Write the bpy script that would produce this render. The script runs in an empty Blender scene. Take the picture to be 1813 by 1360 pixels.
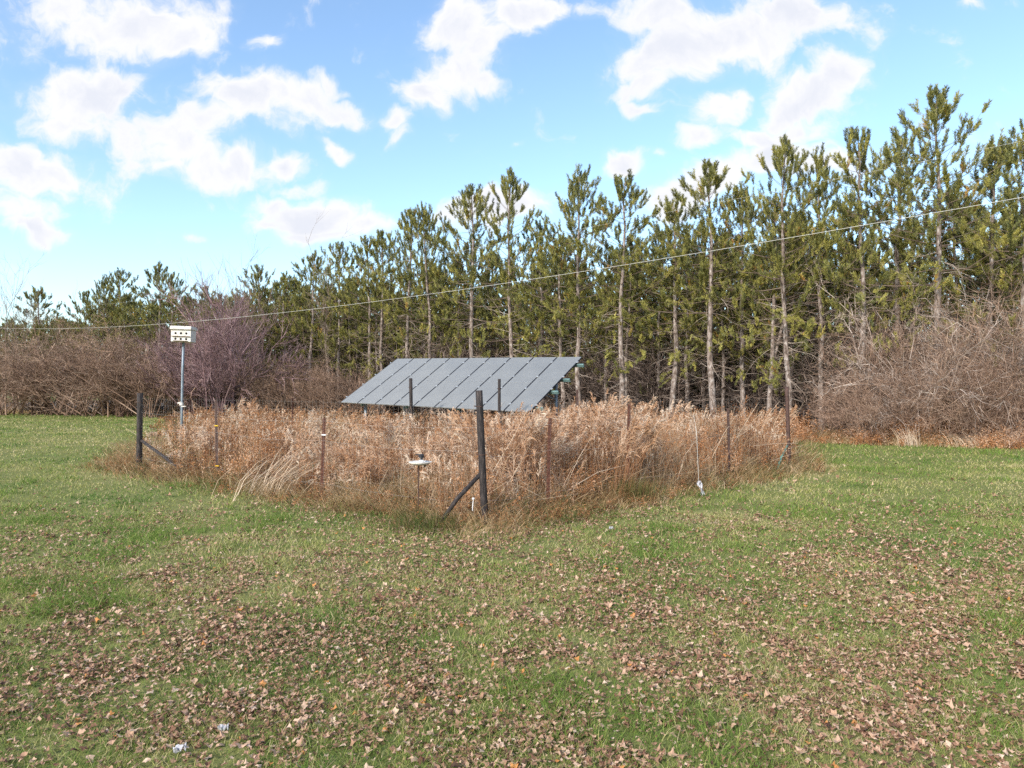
import bpy, math, random
import numpy as np
from mathutils import Vector, Matrix

random.seed(7)
RNG = np.random.default_rng(11)
PI = math.pi
R = math.radians
scene = bpy.context.scene
COL = scene.collection
F_PX, HOR, CAM_H = 1240.0, 690.0, 2.1          # focal length in photo pixels, horizon row, eye height


# ------------------------------------------------------------------ helpers
def tag(o, label=None, cat=None, group=None, kind=None):
    if label: o['label'] = label
    if cat: o['category'] = cat
    if group: o['group'] = group
    if kind: o['kind'] = kind
    return o


def empty(name, loc, label, cat, group=None):
    o = bpy.data.objects.new(name, None)
    COL.objects.link(o)
    o.location = loc
    o.empty_display_size = 0.2
    return tag(o, label, cat, group)


def link(name, me, parent=None):
    o = bpy.data.objects.new(name, me)
    COL.objects.link(o)
    if parent is not None:
        o.parent = parent
    return o


class MB:
    """collects vertices, polygons and one random value per vertex, and makes ONE mesh of them"""
    def __init__(self):
        self.v, self.r, self.f, self.n = [], [], [], 0

    def add(self, verts, faces, rnd=None):
        verts = np.asarray(verts, float).reshape(-1, 3)
        faces = np.asarray(faces, np.int64)
        self.v.append(verts)
        self.r.append(np.full(len(verts), 0.5) if rnd is None else np.broadcast_to(np.asarray(rnd, float), (len(verts),)))
        self.f.append(faces + self.n)
        self.n += len(verts)
        return self

    def mesh(self, name, mat, smooth=False):
        v = np.concatenate(self.v)
        r = np.concatenate(self.r)
        me = bpy.data.meshes.new(name)
        me.vertices.add(len(v))
        me.vertices.foreach_set('co', v.astype(np.float32).ravel())
        loops = np.concatenate([f.ravel() for f in self.f])
        sizes = np.concatenate([np.full(len(f), f.shape[1]) for f in self.f])
        starts = np.concatenate([[0], np.cumsum(sizes)[:-1]])
        me.loops.add(len(loops))
        me.loops.foreach_set('vertex_index', loops.astype(np.int32))
        me.polygons.add(len(sizes))
        me.polygons.foreach_set('loop_start', starts.astype(np.int32))
        me.polygons.foreach_set('loop_total', sizes.astype(np.int32))
        me.polygons.foreach_set('use_smooth', np.full(len(sizes), smooth))
        a = me.attributes.new('rnd', 'FLOAT', 'POINT')
        a.data.foreach_set('value', r.astype(np.float32))
        me.update(calc_edges=True)
        me.materials.append(mat)
        return me

    def build(self, name, mat, parent=None, smooth=False):
        return link(name, self.mesh(name, mat, smooth), parent)


def norm(a):
    return a / np.maximum(np.linalg.norm(a, axis=-1, keepdims=True), 1e-9)


def perp(d):
    """two unit vectors square to each direction"""
    up = np.where(np.abs(d[..., 2:3]) > 0.9, np.array([1.0, 0, 0]), np.array([0, 0, 1.0]))
    a = norm(np.cross(d, up))
    return a, np.cross(d, a)


def tubes(mb, p0, p1, r0, r1, rnd=0.5, sides=3):
    """N separate tapered tubes"""
    p0, p1 = np.asarray(p0, float).reshape(-1, 3), np.asarray(p1, float).reshape(-1, 3)
    n = len(p0)
    if n == 0: return
    r0 = np.broadcast_to(np.asarray(r0, float), (n,)); r1 = np.broadcast_to(np.asarray(r1, float), (n,))
    a, b = perp(norm(p1 - p0))
    ang = np.arange(sides) / sides * 2 * PI
    ring = a[:, None, :] * np.cos(ang)[None, :, None] + b[:, None, :] * np.sin(ang)[None, :, None]
    v = np.concatenate([p0[:, None] + ring * r0[:, None, None], p1[:, None] + ring * r1[:, None, None]], 1)
    k = np.arange(sides); k2 = (k + 1) % sides
    f1 = np.stack([k, k2, k2 + sides, k + sides], 1)
    f = (np.arange(n)[:, None, None] * 2 * sides + f1[None]).reshape(-1, 4)
    rr = np.repeat(np.broadcast_to(np.asarray(rnd, float), (n,)), 2 * sides)
    mb.add(v.reshape(-1, 3), f, rr)


def pipe(mb, pts, radii, sides=10, rnd=0.5, cap=True):
    """one continuous tapered tube through points"""
    pts = np.asarray(pts, float)
    n = len(pts)
    radii = np.broadcast_to(np.asarray(radii, float), (n,))
    d = np.zeros_like(pts)
    d[1:-1] = pts[2:] - pts[:-2]; d[0] = pts[1] - pts[0]; d[-1] = pts[-1] - pts[-2]
    d = norm(d)
    a = perp(d[:1])[0][0]
    rings = []
    ang = np.arange(sides) / sides * 2 * PI
    for i in range(n):
        a = a - d[i] * np.dot(a, d[i]); a = a / np.linalg.norm(a)
        b = np.cross(d[i], a)
        rings.append(pts[i] + radii[i] * (np.cos(ang)[:, None] * a + np.sin(ang)[:, None] * b))
    v = np.concatenate(rings)
    k = np.arange(sides); k2 = (k + 1) % sides
    f = np.concatenate([np.stack([k, k2, k2 + sides, k + sides], 1) + i * sides for i in range(n - 1)])
    base = mb.n
    mb.add(v, f, rnd)
    if cap:
        mb.f.append(np.array([np.arange(sides)[::-1]]) + base)
        mb.f.append(np.array([np.arange(sides) + (n - 1) * sides]) + base)


def box(mb, c, s, mtx=None, rnd=0.5, bevel=0.0):
    """a box with chamfered long edges; c centre, s full size, optional 3x3 rotation"""
    hx, hy, hz = np.asarray(s, float) / 2
    b = min(bevel, hx * .45, hy * .45, hz * .45)
    if b <= 0:
        v = np.array([[x, y, z] for z in (-hz, hz) for x, y in ((-hx, -hy), (hx, -hy), (hx, hy), (-hx, hy))])
        f = [[3, 2, 1, 0], [4, 5, 6, 7], [0, 1, 5, 4], [1, 2, 6, 5], [2, 3, 7, 6], [3, 0, 4, 7]]
        fs = [np.array(f)]
    else:
        def octo(z, i):
            X, Y = hx - i, hy - i
            return [[-X + b, -Y, z], [X - b, -Y, z], [X, -Y + b, z], [X, Y - b, z], [X - b, Y, z], [-X + b, Y, z], [-X, Y - b, z], [-X, -Y + b, z]]
        v = np.array(octo(-hz, b) + octo(-hz + b, 0) + octo(hz - b, 0) + octo(hz, b))
        k = np.arange(8); k2 = (k + 1) % 8
        q = np.concatenate([np.stack([k, k2, k2 + 8, k + 8], 1) + 8 * i for i in range(3)])
        fs = [q, np.array([np.arange(8)[::-1]]), np.array([np.arange(8) + 24])]
    if mtx is not None: v = v @ np.asarray(mtx).T
    v = v + np.asarray(c, float)
    base = mb.n
    mb.add(v, fs[0], rnd)
    for f in fs[1:]: mb.f.append(f + base)


def lathe(mb, prof, sides=20, c=(0, 0, 0), rnd=0.5):
    prof = np.asarray(prof, float)
    ang = np.arange(sides) / sides * 2 * PI
    v = np.stack([np.outer(prof[:, 0], np.cos(ang)), np.outer(prof[:, 0], np.sin(ang)), np.repeat(prof[:, 1:2], sides, 1)], -1).reshape(-1, 3)
    k = np.arange(sides); k2 = (k + 1) % sides
    f = np.concatenate([np.stack([k, k2, k2 + sides, k + sides], 1) + i * sides for i in range(len(prof) - 1)])
    mb.add(v + np.asarray(c, float), f, rnd)


def hash2(ix, iy, seed):
    h = (ix.astype(np.int64) * 374761393 + iy.astype(np.int64) * 668265263 + seed * 974711) & 0xFFFFFFFF
    h = ((h ^ (h >> 13)) * 1274126177) & 0xFFFFFFFF
    return ((h ^ (h >> 16)) & 0xFFFF) / 65535.0


def vnoise(x, y, s, seed=0):
    x = np.asarray(x, float) / s; y = np.asarray(y, float) / s
    ix, iy = np.floor(x), np.floor(y)
    fx, fy = x - ix, y - iy
    fx = fx * fx * (3 - 2 * fx); fy = fy * fy * (3 - 2 * fy)
    a = hash2(ix, iy, seed); b = hash2(ix + 1, iy, seed); c = hash2(ix, iy + 1, seed); d = hash2(ix + 1, iy + 1, seed)
    return (a * (1 - fx) + b * fx) * (1 - fy) + (c * (1 - fx) + d * fx) * fy


def fbm(x, y, s, seed=0, o=3):
    t, w, tot = 0, 1, 0
    for i in range(o):
        t = t + w * vnoise(x, y, s / 2 ** i, seed + i); tot += w; w *= .55
    return t / tot


def gz(x, y):
    """height of the lawn: low swells"""
    return (vnoise(x, y, 2.7, 5) - .5) * .05 + (vnoise(x, y, 9.0, 6) - .5) * .08


def blades(mb, base, height, width, lean, azim, rnd, segs=2, facing=None):
    """N grass blades: each a tapering bent strip; lean = sideways reach of the tip as a share of height"""
    n = len(base)
    height = np.broadcast_to(height, (n,)); width = np.broadcast_to(width, (n,))
    ld = np.stack([np.cos(azim), np.sin(azim), np.zeros(n)], 1)
    fa = RNG.uniform(0, 2 * PI, n) if facing is None else facing
    wd = np.stack([np.cos(fa), np.sin(fa), np.zeros(n)], 1)
    vs = []
    for i in range(segs):
        t = i / segs
        c = base + ld * (height * lean * t ** 1.7)[:, None]
        c = c + np.stack([np.zeros(n), np.zeros(n), height * t * (1 - .35 * lean * t / 1.2)], 1)
        w = width * (1 - .55 * t) / 2
        vs += [c - wd * w[:, None], c + wd * w[:, None]]
    tip = base + ld * (height * lean)[:, None] + np.stack([np.zeros(n), np.zeros(n), height * np.maximum(1 - .35 * lean / 1.2, .12)], 1)
    vs.append(tip)
    k = 2 * segs + 1
    v = np.stack(vs, 1).reshape(-1, 3)
    off = np.arange(n)[:, None, None] * k
    tri = []
    for i in range(segs - 1):
        a = 2 * i
        tri += [[a, a + 1, a + 3], [a, a + 3, a + 2]]
    a = 2 * (segs - 1)
    tri.append([a, a + 1, a + 2])
    f = (off + np.array(tri)[None]).reshape(-1, 3)
    mb.add(v, f, np.repeat(rnd, k))


def px(x, d):
    """world x of photo column x at depth d"""
    return (x - 906.5) / F_PX * d


def pz(y, d):
    return CAM_H - (y - HOR) / F_PX * d


# ------------------------------------------------------------------ materials
def new_mat(name):
    m = bpy.data.materials.new(name)
    m.use_nodes = True
    nt = m.node_tree
    for n in list(nt.nodes): nt.nodes.remove(n)
    out = nt.nodes.new('ShaderNodeOutputMaterial')
    return m, nt, out


def ramp(nt, stops, src):
    r = nt.nodes.new('ShaderNodeValToRGB')
    e = r.color_ramp.elements
    while len(e) < len(stops): e.new(.5)
    for el, (p, c) in zip(e, stops):
        el.position = p; el.color = (*c, 1)
    nt.links.new(src, r.inputs[0])
    return r.outputs[0]


def noise(nt, scale, detail=4, rough=.55, vec=None, stretch=None):
    if vec is None:
        vec = nt.nodes.new('ShaderNodeTexCoord').outputs['Object']
    if stretch:
        mp = nt.nodes.new('ShaderNodeMapping'); mp.inputs['Scale'].default_value = stretch
        nt.links.new(vec, mp.inputs[0]); vec = mp.outputs[0]
    n = nt.nodes.new('ShaderNodeTexNoise')
    n.inputs['Scale'].default_value = scale; n.inputs['Detail'].default_value = detail; n.inputs['Roughness'].default_value = rough
    nt.links.new(vec, n.inputs['Vector'])
    return n.outputs['Fac']


def plant_mat(name, stops, trans=.25, rough=.7, spec=.25):
    """colour by the random value each blade, leaf or twig carries"""
    m, nt, out = new_mat(name)
    at = nt.nodes.new('ShaderNodeAttribute'); at.attribute_name = 'rnd'
    c = ramp(nt, stops, at.outputs['Fac'])
    p = nt.nodes.new('ShaderNodeBsdfPrincipled')
    p.inputs['Roughness'].default_value = rough
    p.inputs['Specular IOR Level'].default_value = spec
    nt.links.new(c, p.inputs['Base Color'])
    if trans > 0:
        t = nt.nodes.new('ShaderNodeBsdfTranslucent'); nt.links.new(c, t.inputs[0])
        mx = nt.nodes.new('ShaderNodeMixShader'); mx.inputs[0].default_value = trans
        nt.links.new(p.outputs[0], mx.inputs[1]); nt.links.new(t.outputs[0], mx.inputs[2])
        nt.links.new(mx.outputs[0], out.inputs[0])
    else:
        nt.links.new(p.outputs[0], out.inputs[0])
    return m


def surf_mat(name, stops, scale=6, stretch=None, rough=.7, metal=0.0, bump=0.0, detail=6, spec=.4):
    m, nt, out = new_mat(name)
    f = noise(nt, scale, detail, .6, stretch=stretch)
    p = nt.nodes.new('ShaderNodeBsdfPrincipled')
    nt.links.new(ramp(nt, stops, f), p.inputs['Base Color'])
    p.inputs['Roughness'].default_value = rough; p.inputs['Metallic'].default_value = metal
    p.inputs['Specular IOR Level'].default_value = spec
    if bump:
        b = nt.nodes.new('ShaderNodeBump'); b.inputs['Strength'].default_value = bump; b.inputs['Distance'].default_value = .02
        nt.links.new(f, b.inputs['Height']); nt.links.new(b.outputs[0], p.inputs['Normal'])
    nt.links.new(p.outputs[0], out.inputs[0])
    return m


M = {}
M['grass'] = plant_mat('grass_blade', [(0, (.085, .18, .03)), (.3, (.18, .265, .05)), (.55, (.295, .325, .085)), (.78, (.44, .40, .155)), (1, (.60, .50, .30))], .35, .6)
M['leaf'] = plant_mat('fallen_leaf', [(0, (.06, .034, .022)), (.25, (.19, .095, .058)), (.5, (.36, .21, .135)), (.75, (.50, .335, .235)), (.93, (.62, .465, .36)), (.95, (.46, .18, .06)), (1, (.50, .24, .08))], .12, .7)
M['weed'] = plant_mat('dry_weed', [(0, (.05, .024, .015)), (.3, (.175, .073, .033)), (.6, (.39, .175, .07)), (.85, (.55, .29, .145)), (1, (.68, .48, .34))], .2, .75)
M['straw'] = plant_mat('straw', [(0, (.18, .11, .06)), (.4, (.38, .26, .155)), (.75, (.54, .40, .27)), (1, (.66, .54, .42))], .2, .7)
M['plume'] = plant_mat('plume', [(0, (.32, .15, .068)), (.4, (.50, .295, .17)), (.75, (.65, .46, .325)), (1, (.80, .68, .55))], .35, .8)
M['skirt'] = plant_mat('long_grass', [(0, (.07, .12, .03)), (.22, (.15, .17, .055)), (.36, (.20, .12, .055)), (.6, (.38, .25, .12)), (.8, (.50, .355, .20)), (1, (.62, .48, .32))], .25, .7)
M['needle'] = plant_mat('pine_needle', [(0, (.06, .075, .038)), (.35, (.18, .185, .057)), (.65, (.335, .31, .08)), (.92, (.48, .425, .11)), (1, (.40, .20, .05))], .15, .55, .35)
M['twig'] = plant_mat('shrub_twig', [(0, (.05, .036, .03)), (.4, (.15, .108, .088)), (.75, (.30, .23, .19)), (1, (.52, .44, .39))], 0, .8)
M['warm_twig'] = plant_mat('rusty_twig', [(0, (.055, .034, .026)), (.4, (.165, .10, .07)), (.75, (.30, .195, .14)), (1, (.48, .35, .27))], 0, .8)
M['purple_twig'] = plant_mat('reddish_twig', [(0, (.06, .042, .044)), (.4, (.185, .112, .12)), (.8, (.32, .205, .215)), (1, (.46, .34, .345))], 0, .8)
M['deadwood'] = plant_mat('dead_branch', [(0, (.09, .06, .045)), (.5, (.20, .145, .115)), (1, (.45, .38, .32))], 0, .85)
M['bark'] = surf_mat('pine_bark', [(.36, (.085, .062, .05)), (.48, (.20, .155, .13)), (.56, (.27, .225, .20)), (.66, (.40, .36, .335))], 4, (2.2, 2.2, 1.1), .9, 0, .9, 10)
M['wood'] = surf_mat('tarred_wood', [(.3, (.010, .008, .008)), (.52, (.026, .02, .02)), (.72, (.12, .095, .085))], 11, (5, 5, .5), .75, 0, .7)
M['rust'] = surf_mat('rusty_steel', [(.3, (.035, .014, .01)), (.55, (.095, .034, .02)), (.75, (.17, .08, .05))], 14, None, .8, 0, .3)
M['darksteel'] = surf_mat('dark_rusted_steel', [(.3, (.035, .02, .018)), (.6, (.085, .045, .035)), (.8, (.16, .10, .08))], 14, None, .75, 0, .3)
M['teal'] = surf_mat('teal_painted_steel', [(.35, (.03, .13, .12)), (.6, (.06, .24, .21)), (.8, (.12, .14, .11))], 12, None, .6)
M['galv'] = surf_mat('galvanised_steel', [(.3, (.17, .21, .25)), (.7, (.26, .31, .36))], 8, None, .5, .3)
M['rail'] = surf_mat('rail_metal', [(.3, (.10, .19, .19)), (.7, (.22, .33, .32))], 5, None, .5, .3)
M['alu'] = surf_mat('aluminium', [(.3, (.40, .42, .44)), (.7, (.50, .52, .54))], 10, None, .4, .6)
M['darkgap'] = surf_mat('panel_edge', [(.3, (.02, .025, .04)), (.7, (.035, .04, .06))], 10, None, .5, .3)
M['white'] = surf_mat('weathered_white_paint', [(.25, (.42, .38, .33)), (.5, (.66, .63, .58)), (.75, (.78, .76, .72))], 7, (1, 1, 2.5), .7, 0, .2)
M['plastic'] = surf_mat('white_plastic', [(.3, (.68, .68, .70)), (.7, (.8, .8, .82))], 10, None, .5)
M['rag'] = surf_mat('greyed_cloth', [(.3, (.36, .36, .40)), (.7, (.52, .52, .56))], 30, None, .9)
M['black'] = surf_mat('black_plastic', [(.3, (.012, .013, .017)), (.7, (.03, .032, .04))], 12, None, .5)
M['yellow'] = surf_mat('yellow_plastic', [(.3, (.62, .36, .02)), (.7, (.78, .50, .03))], 12, None, .5)
M['wire'] = surf_mat('fence_wire', [(.3, (.34, .32, .31)), (.7, (.5, .48, .46))], 3, None, .5, .4)
M['cable'] = surf_mat('cable_sheath', [(.3, (.46, .45, .42)), (.7, (.56, .55, .52))], 3, None, .5)
M['hole'] = surf_mat('dark_hollow', [(.3, (.008, .008, .01)), (.7, (.02, .02, .022))], 10, None, .9)
M['polewood'] = surf_mat('grey_pole_wood', [(.3, (.16, .16, .18)), (.7, (.28, .29, .32))], 4, (3, 3, .3), .85)

# solar glass: dark cells under dusty glass, thin pale grid lines of the cells
m, nt, out = new_mat('solar_glass')
p = nt.nodes.new('ShaderNodeBsdfPrincipled')
nz = noise(nt, 1.3, 4, .6)
nt.links.new(ramp(nt, [(.3, (.15, .155, .155)), (.7, (.185, .19, .188))], nz), p.inputs['Base Color'])
p.inputs['Roughness'].default_value = .32
p.inputs['Specular IOR Level'].default_value = .6
p.inputs['Coat Weight'].default_value = .5
p.inputs['Coat Roughness'].default_value = .12
nt.links.new(p.outputs[0], out.inputs[0])
M['glass'] = m

# lawn soil and thatch under the blades
m, nt, out = new_mat('lawn_thatch')
p = nt.nodes.new('ShaderNodeBsdfPrincipled'); p.inputs['Roughness'].default_value = .95; p.inputs['Specular IOR Level'].default_value = .1
tc = nt.nodes.new('ShaderNodeTexCoord').outputs['Object']
n1 = noise(nt, .55, 5, .6, tc); n2 = noise(nt, 14, 5, .7, tc)
c1 = ramp(nt, [(.3, (.10, .15, .04)), (.5, (.17, .20, .06)), (.7, (.26, .25, .10))], n1)
c2 = ramp(nt, [(.32, (.07, .065, .03)), (.52, (.17, .17, .06)), (.72, (.32, .28, .13))], n2)
mx = nt.nodes.new('ShaderNodeMix'); mx.data_type = 'RGBA'; mx.inputs[0].default_value = .55
nt.links.new(c1, mx.inputs[6]); nt.links.new(c2, mx.inputs[7])
nt.links.new(mx.outputs[2], p.inputs['Base Color'])
b = nt.nodes.new('ShaderNodeBump'); b.inputs['Strength'].default_value = .6; b.inputs['Distance'].default_value = .04
nt.links.new(n2, b.inputs['Height']); nt.links.new(b.outputs[0], p.inputs['Normal'])
nt.links.new(p.outputs[0], out.inputs[0])
M['ground'] = m
M['duff'] = surf_mat('needle_litter', [(.3, (.03, .02, .013)), (.55, (.07, .045, .028)), (.75, (.13, .085, .052))], 6, None, .95, 0, .6)

# ------------------------------------------------------------------ plan of the place
FC = np.array([-.52, 11.1]); LC = np.array([-9.85, 18.6]); RC = np.array([7.26, 18.6])     # corner posts of the fenced plot
EDGE = np.array([[-75, 72], [-48, 64], [-30, 58.5], [-15, 50], [0, 38.5], [9.3, 31.5], [17, 27.5], [26, 24], [45, 17]], float)


def edge_y(x):
    return np.interp(x, EDGE[:, 0], EDGE[:, 1])


def inside_front(x, y, grow=0.0):
    """True on the field side of the two front fence lines, pushed outward by grow"""
    dl = norm(LC - FC); dr = norm(RC - FC)
    nl = np.array([dl[1], -dl[0]]); nl = nl if nl @ (RC - FC) > 0 else -nl
    nr = np.array([dr[1], -dr[0]]); nr = nr if nr @ (LC - FC) > 0 else -nr
    a = (x - FC[0]) * nl[0] + (y - FC[1]) * nl[1]
    b = (x - FC[0]) * nr[0] + (y - FC[1]) * nr[1]
    return np.minimum(a, b) + grow


def in_weeds(x, y):
    """signed depth (m) into the unmown ground"""
    u = x / np.maximum(y, .1)
    s = inside_front(x, y)
    # left limit runs back from the left corner post, right limit from the right one
    left = (x - (LC[0] - .5)) + (y - LC[1]) * .47
    right = np.where(y > RC[1] - 1.0, (.394 * y - x) * .93, 9.0)
    return np.minimum(np.minimum(s, left), right)


# ------------------------------------------------------------------ ground sheet
mb = MB()
gx = np.concatenate([[-2500, -600, -150], np.arange(-80, 60.1, .7), [150, 600, 2500]])
gy = np.concatenate([[-2500, -400, -60, -20], np.arange(-6, 100.1, .7), [200, 600, 2500]])
X, Y = np.meshgrid(gx, gy)
Z = gz(X, Y)
nxg, nyg = len(gx), len(gy)
i, j = np.meshgrid(np.arange(nxg - 1), np.arange(nyg - 1))
q = (j * nxg + i).ravel()
mb.add(np.stack([X, Y, Z], -1).reshape(-1, 3), np.stack([q, q + 1, q + 1 + nxg, q + nxg], 1))
tag(mb.build('ground', M['ground'], smooth=True), 'mown autumn lawn sloping gently around the fenced weed plot', 'lawn', kind='structure')
# needle litter under the trees: a sheet laid on the ground behind the edge of the wood
mb = MB()
ex = np.arange(-78, 47, 1.5); off = np.array([.6, 4, 9, 16, 26, 45, 90, 170])
P = np.array([[(x, edge_y(x) + o, 0) for x in ex] for o in off], float)
P[..., 1] += RNG.uniform(-.4, .4, P.shape[:2])
P[..., 2] = gz(P[..., 0], P[..., 1]) + .075
n = len(ex); i, j = np.meshgrid(np.arange(n - 1), np.arange(len(off) - 1)); q = (j * n + i).ravel()
mb.add(P.reshape(-1, 3), np.stack([q, q + 1, q + 1 + n, q + n], 1))
tag(mb.build('forest_floor', M['duff'], smooth=True), 'brown needle litter lying under the pines', 'ground', kind='structure')


# ------------------------------------------------------------------ lawn grass
def wedge(d0, d1, dens, marg=1.6):
    w = .76 * d1 + marg
    nn = int(dens * (d1 - d0) * 2 * w)
    x = RNG.uniform(-w, w, nn); y = RNG.uniform(d0, d1, nn)
    k = np.abs(x) < .76 * y + marg
    return x[k], y[k]


mb = MB()
for d0, d1, dens, w, h in ((2.2, 5.5, 4600, .0042, .072), (5.5, 8, 2900, .0055, .074), (8, 12, 1400, .008, .078), (12, 20, 420, .013, .085), (20, 34, 130, .024, .09), (34, 66, 42, .045, .10)):
    x, y = wedge(d0, d1, dens)
    k = (y < edge_y(x) - .3) & (in_weeds(x, y) < .3)
    x, y = x[k], y[k]
    if d0 > 30: k = x < -5; x, y = x[k], y[k]
    cl = fbm(x, y, .55, 21)                      # clumps
    k = RNG.random(len(x)) < .35 + 1.3 * np.clip(cl - .25, 0, 1)
    x, y, cl = x[k], y[k], cl[k]
    n = len(x)
    hue = .72 * fbm(x, y, 1.9, 31) + .28 * fbm(x, y, 6.5, 37)
    r = np.clip((hue - .5) * 2.0 + .47 + RNG.normal(0, .22, n) - .25 * (cl - .5), 0, .99)
    r = np.where(RNG.random(n) < .24, RNG.uniform(.7, 1, n), r)
    tuft = np.clip((vnoise(x, y, .62, 41) * .6 + vnoise(x, y, 2.3, 43) * .4 - .66) * 9, 0, 1)       # rank green tufts
    r = np.where(RNG.random(n) < tuft * .85, RNG.uniform(.10, .42, n), r)
    hh = h * RNG.uniform(.45, 1.15, n) * (.55 + .9 * cl) * (1 + .75 * tuft)
    blades(mb, np.stack([x, y, gz(x, y) - .004], 1), hh, w * RNG.uniform(.7, 1.3, n), RNG.uniform(.3, 1.5, n), RNG.uniform(0, 2 * PI, n), r, 2)
tag(mb.build('grass', M['grass']), 'short patchy green and straw coloured lawn grass', 'grass', kind='stuff')


# ------------------------------------------------------------------ fallen leaves
def leaves(mb, x, y, size, lift=.03):
    n = len(x)
    K = 9
    ang = np.arange(K) / K * 2 * PI
    lob = np.array([1.0, .62, .95, .55, .8, .8, .55, .95, .62])       # lobed outline, stem at the back
    rad = lob[None] * RNG.uniform(.75, 1.2, (n, K))
    px_ = rad * np.cos(ang)[None]; py_ = rad * np.sin(ang)[None] * RNG.uniform(.6, .95, (n, 1))
    cu = RNG.uniform(.0, .85, (n, 1)) * RNG.choice([-1, 1, 1], (n, 1)); cv = RNG.uniform(-.6, .9, (n, 1))
    pzz = cu * px_ ** 2 + cv * py_ ** 2 + RNG.normal(0, .10, (n, K))
    L = np.stack([px_, py_, pzz], -1)
    L = np.concatenate([np.zeros((n, 1, 3)), L], 1)
    az = RNG.uniform(0, 2 * PI, n); tl = np.abs(RNG.normal(0, .36, n)); td = RNG.uniform(0, 2 * PI, n)
    c, s = np.cos(az), np.sin(az)
    L = np.stack([L[..., 0] * c[:, None] - L[..., 1] * s[:, None], L[..., 0] * s[:, None] + L[..., 1] * c[:, None], L[..., 2]], -1)
    k = np.stack([np.cos(td), np.sin(td), np.zeros(n)], 1)[:, None]       # tilt about a level axis
    ct, st = np.cos(tl)[:, None, None], np.sin(tl)[:, None, None]
    L = L * ct + np.cross(np.broadcast_to(k, L.shape), L) * st + k * (L * k).sum(-1, keepdims=True) * (1 - ct)
    L = L * size[:, None, None]
    zmin = L[..., 2].min(1)
    base = np.stack([x, y, gz(x, y) + lift * RNG.uniform(.1, 1.2, n) - zmin * .5], 1)
    V = (L + base[:, None]).reshape(-1, 3)
    t = np.array([[0, a + 1, (a + 1) % K + 1] for a in range(K)])
    f = (np.arange(n)[:, None, None] * (K + 1) + t[None]).reshape(-1, 3)
    r = np.where(RNG.random(n) < .012, .98, RNG.beta(1.5, 1.6, n) * .94)
    mb.add(V, f, np.repeat(r, K + 1))


mb = MB()
for d0, d1, dens, sz in ((2.2, 6, 2100, .0198), (6, 9, 1500, .0218), (9, 13, 880, .0255), (13, 20, 130, .040)):
    x, y = wedge(d0, d1, dens)
    k = in_weeds(x, y) < .25
    x, y = x[k], y[k]
    g = .3 * fbm(x, y, 1.5, 51) + .45 * vnoise(x, y, .33, 57) + .25 * vnoise(x, y, .12, 58)
    near = np.clip((14.5 - y) / 8.5, 0, 1)                       # more of them toward the viewer
    side = np.where(x > 0, np.clip(1.25 - y / 21, 0, 1), np.clip(1.35 - y / 13.5, 0, 1))
    edge = np.clip(1 - np.abs(in_weeds(x, y) + .95) / .7, 0, 1)      # drifts against the long grass
    pr = np.clip((g - .47) * 1.9 + .26 + .24 * near, .06, 1) * (.25 + .75 * near) * np.maximum(side, .02) + .5 * edge * np.clip((16 - y) / 8, 0, 1)
    k = RNG.random(len(x)) < pr
    x, y = x[k], y[k]
    leaves(mb, x, y, sz * np.clip(RNG.lognormal(0, .32, len(x)), .45, 1.9))
tag(mb.build('fallen_leaves', M['leaf']), 'curled brown fallen leaves scattered in the grass', 'leaves', kind='stuff')


# ------------------------------------------------------------------ weeds of the plot
def field(dens, ymin, ymax, deep=-.3, xmin=-26, xmax=22):
    n = int(dens * (xmax - xmin) * (ymax - ymin))
    x = RNG.uniform(xmin, xmax, n); y = RNG.uniform(ymin, ymax, n)
    k = (in_weeds(x, y) > deep) & (y < edge_y(x) + 1.0) & (np.abs(x) < .8 * y)
    return x[k], y[k]


def height_cap(x, y):
    """the weed tops stay at about eye height, lower toward the front of the plot"""
    row = np.interp(x / y, [-.5, -.42, -.33, -.27, -.2, -.1, -.03, .02, .05, .1, .2, .35], [738, 714, 712, 718, 724, 732, 735, 732, 722, 714, 712, 714])
    return CAM_H - (row - 690) / F_PX * y - (1 - fbm(x, y, .8, 75, 2)) * .62 + .30


def weed_height(x, y):
    """how tall the growth stands, by where in the plot it is"""
    u = x / y
    h = np.interp(u, [-.60, -.50, -.475, -.38, -.30, -.22, -.14, -.06, .0, .1, .2, .28, .34, .42], [.35, .5, .95, 1.32, 1.2, 1.0, 1.10, 1.30, 1.5, 1.5, 1.35, 1.4, 1.5, 1.35])
    front = np.clip(in_weeds(x, y) / .9, 0, 1)
    h = h * (.5 + .5 * front)
    h = np.where(y > 21, np.minimum(h, 2.1 - (722 - 690) / F_PX * y), h)     # lower growth beyond, under the panels
    return np.minimum(h * (.45 + 1.05 * fbm(x, y, 1.3, 71, 2)), height_cap(x, y))


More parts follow.
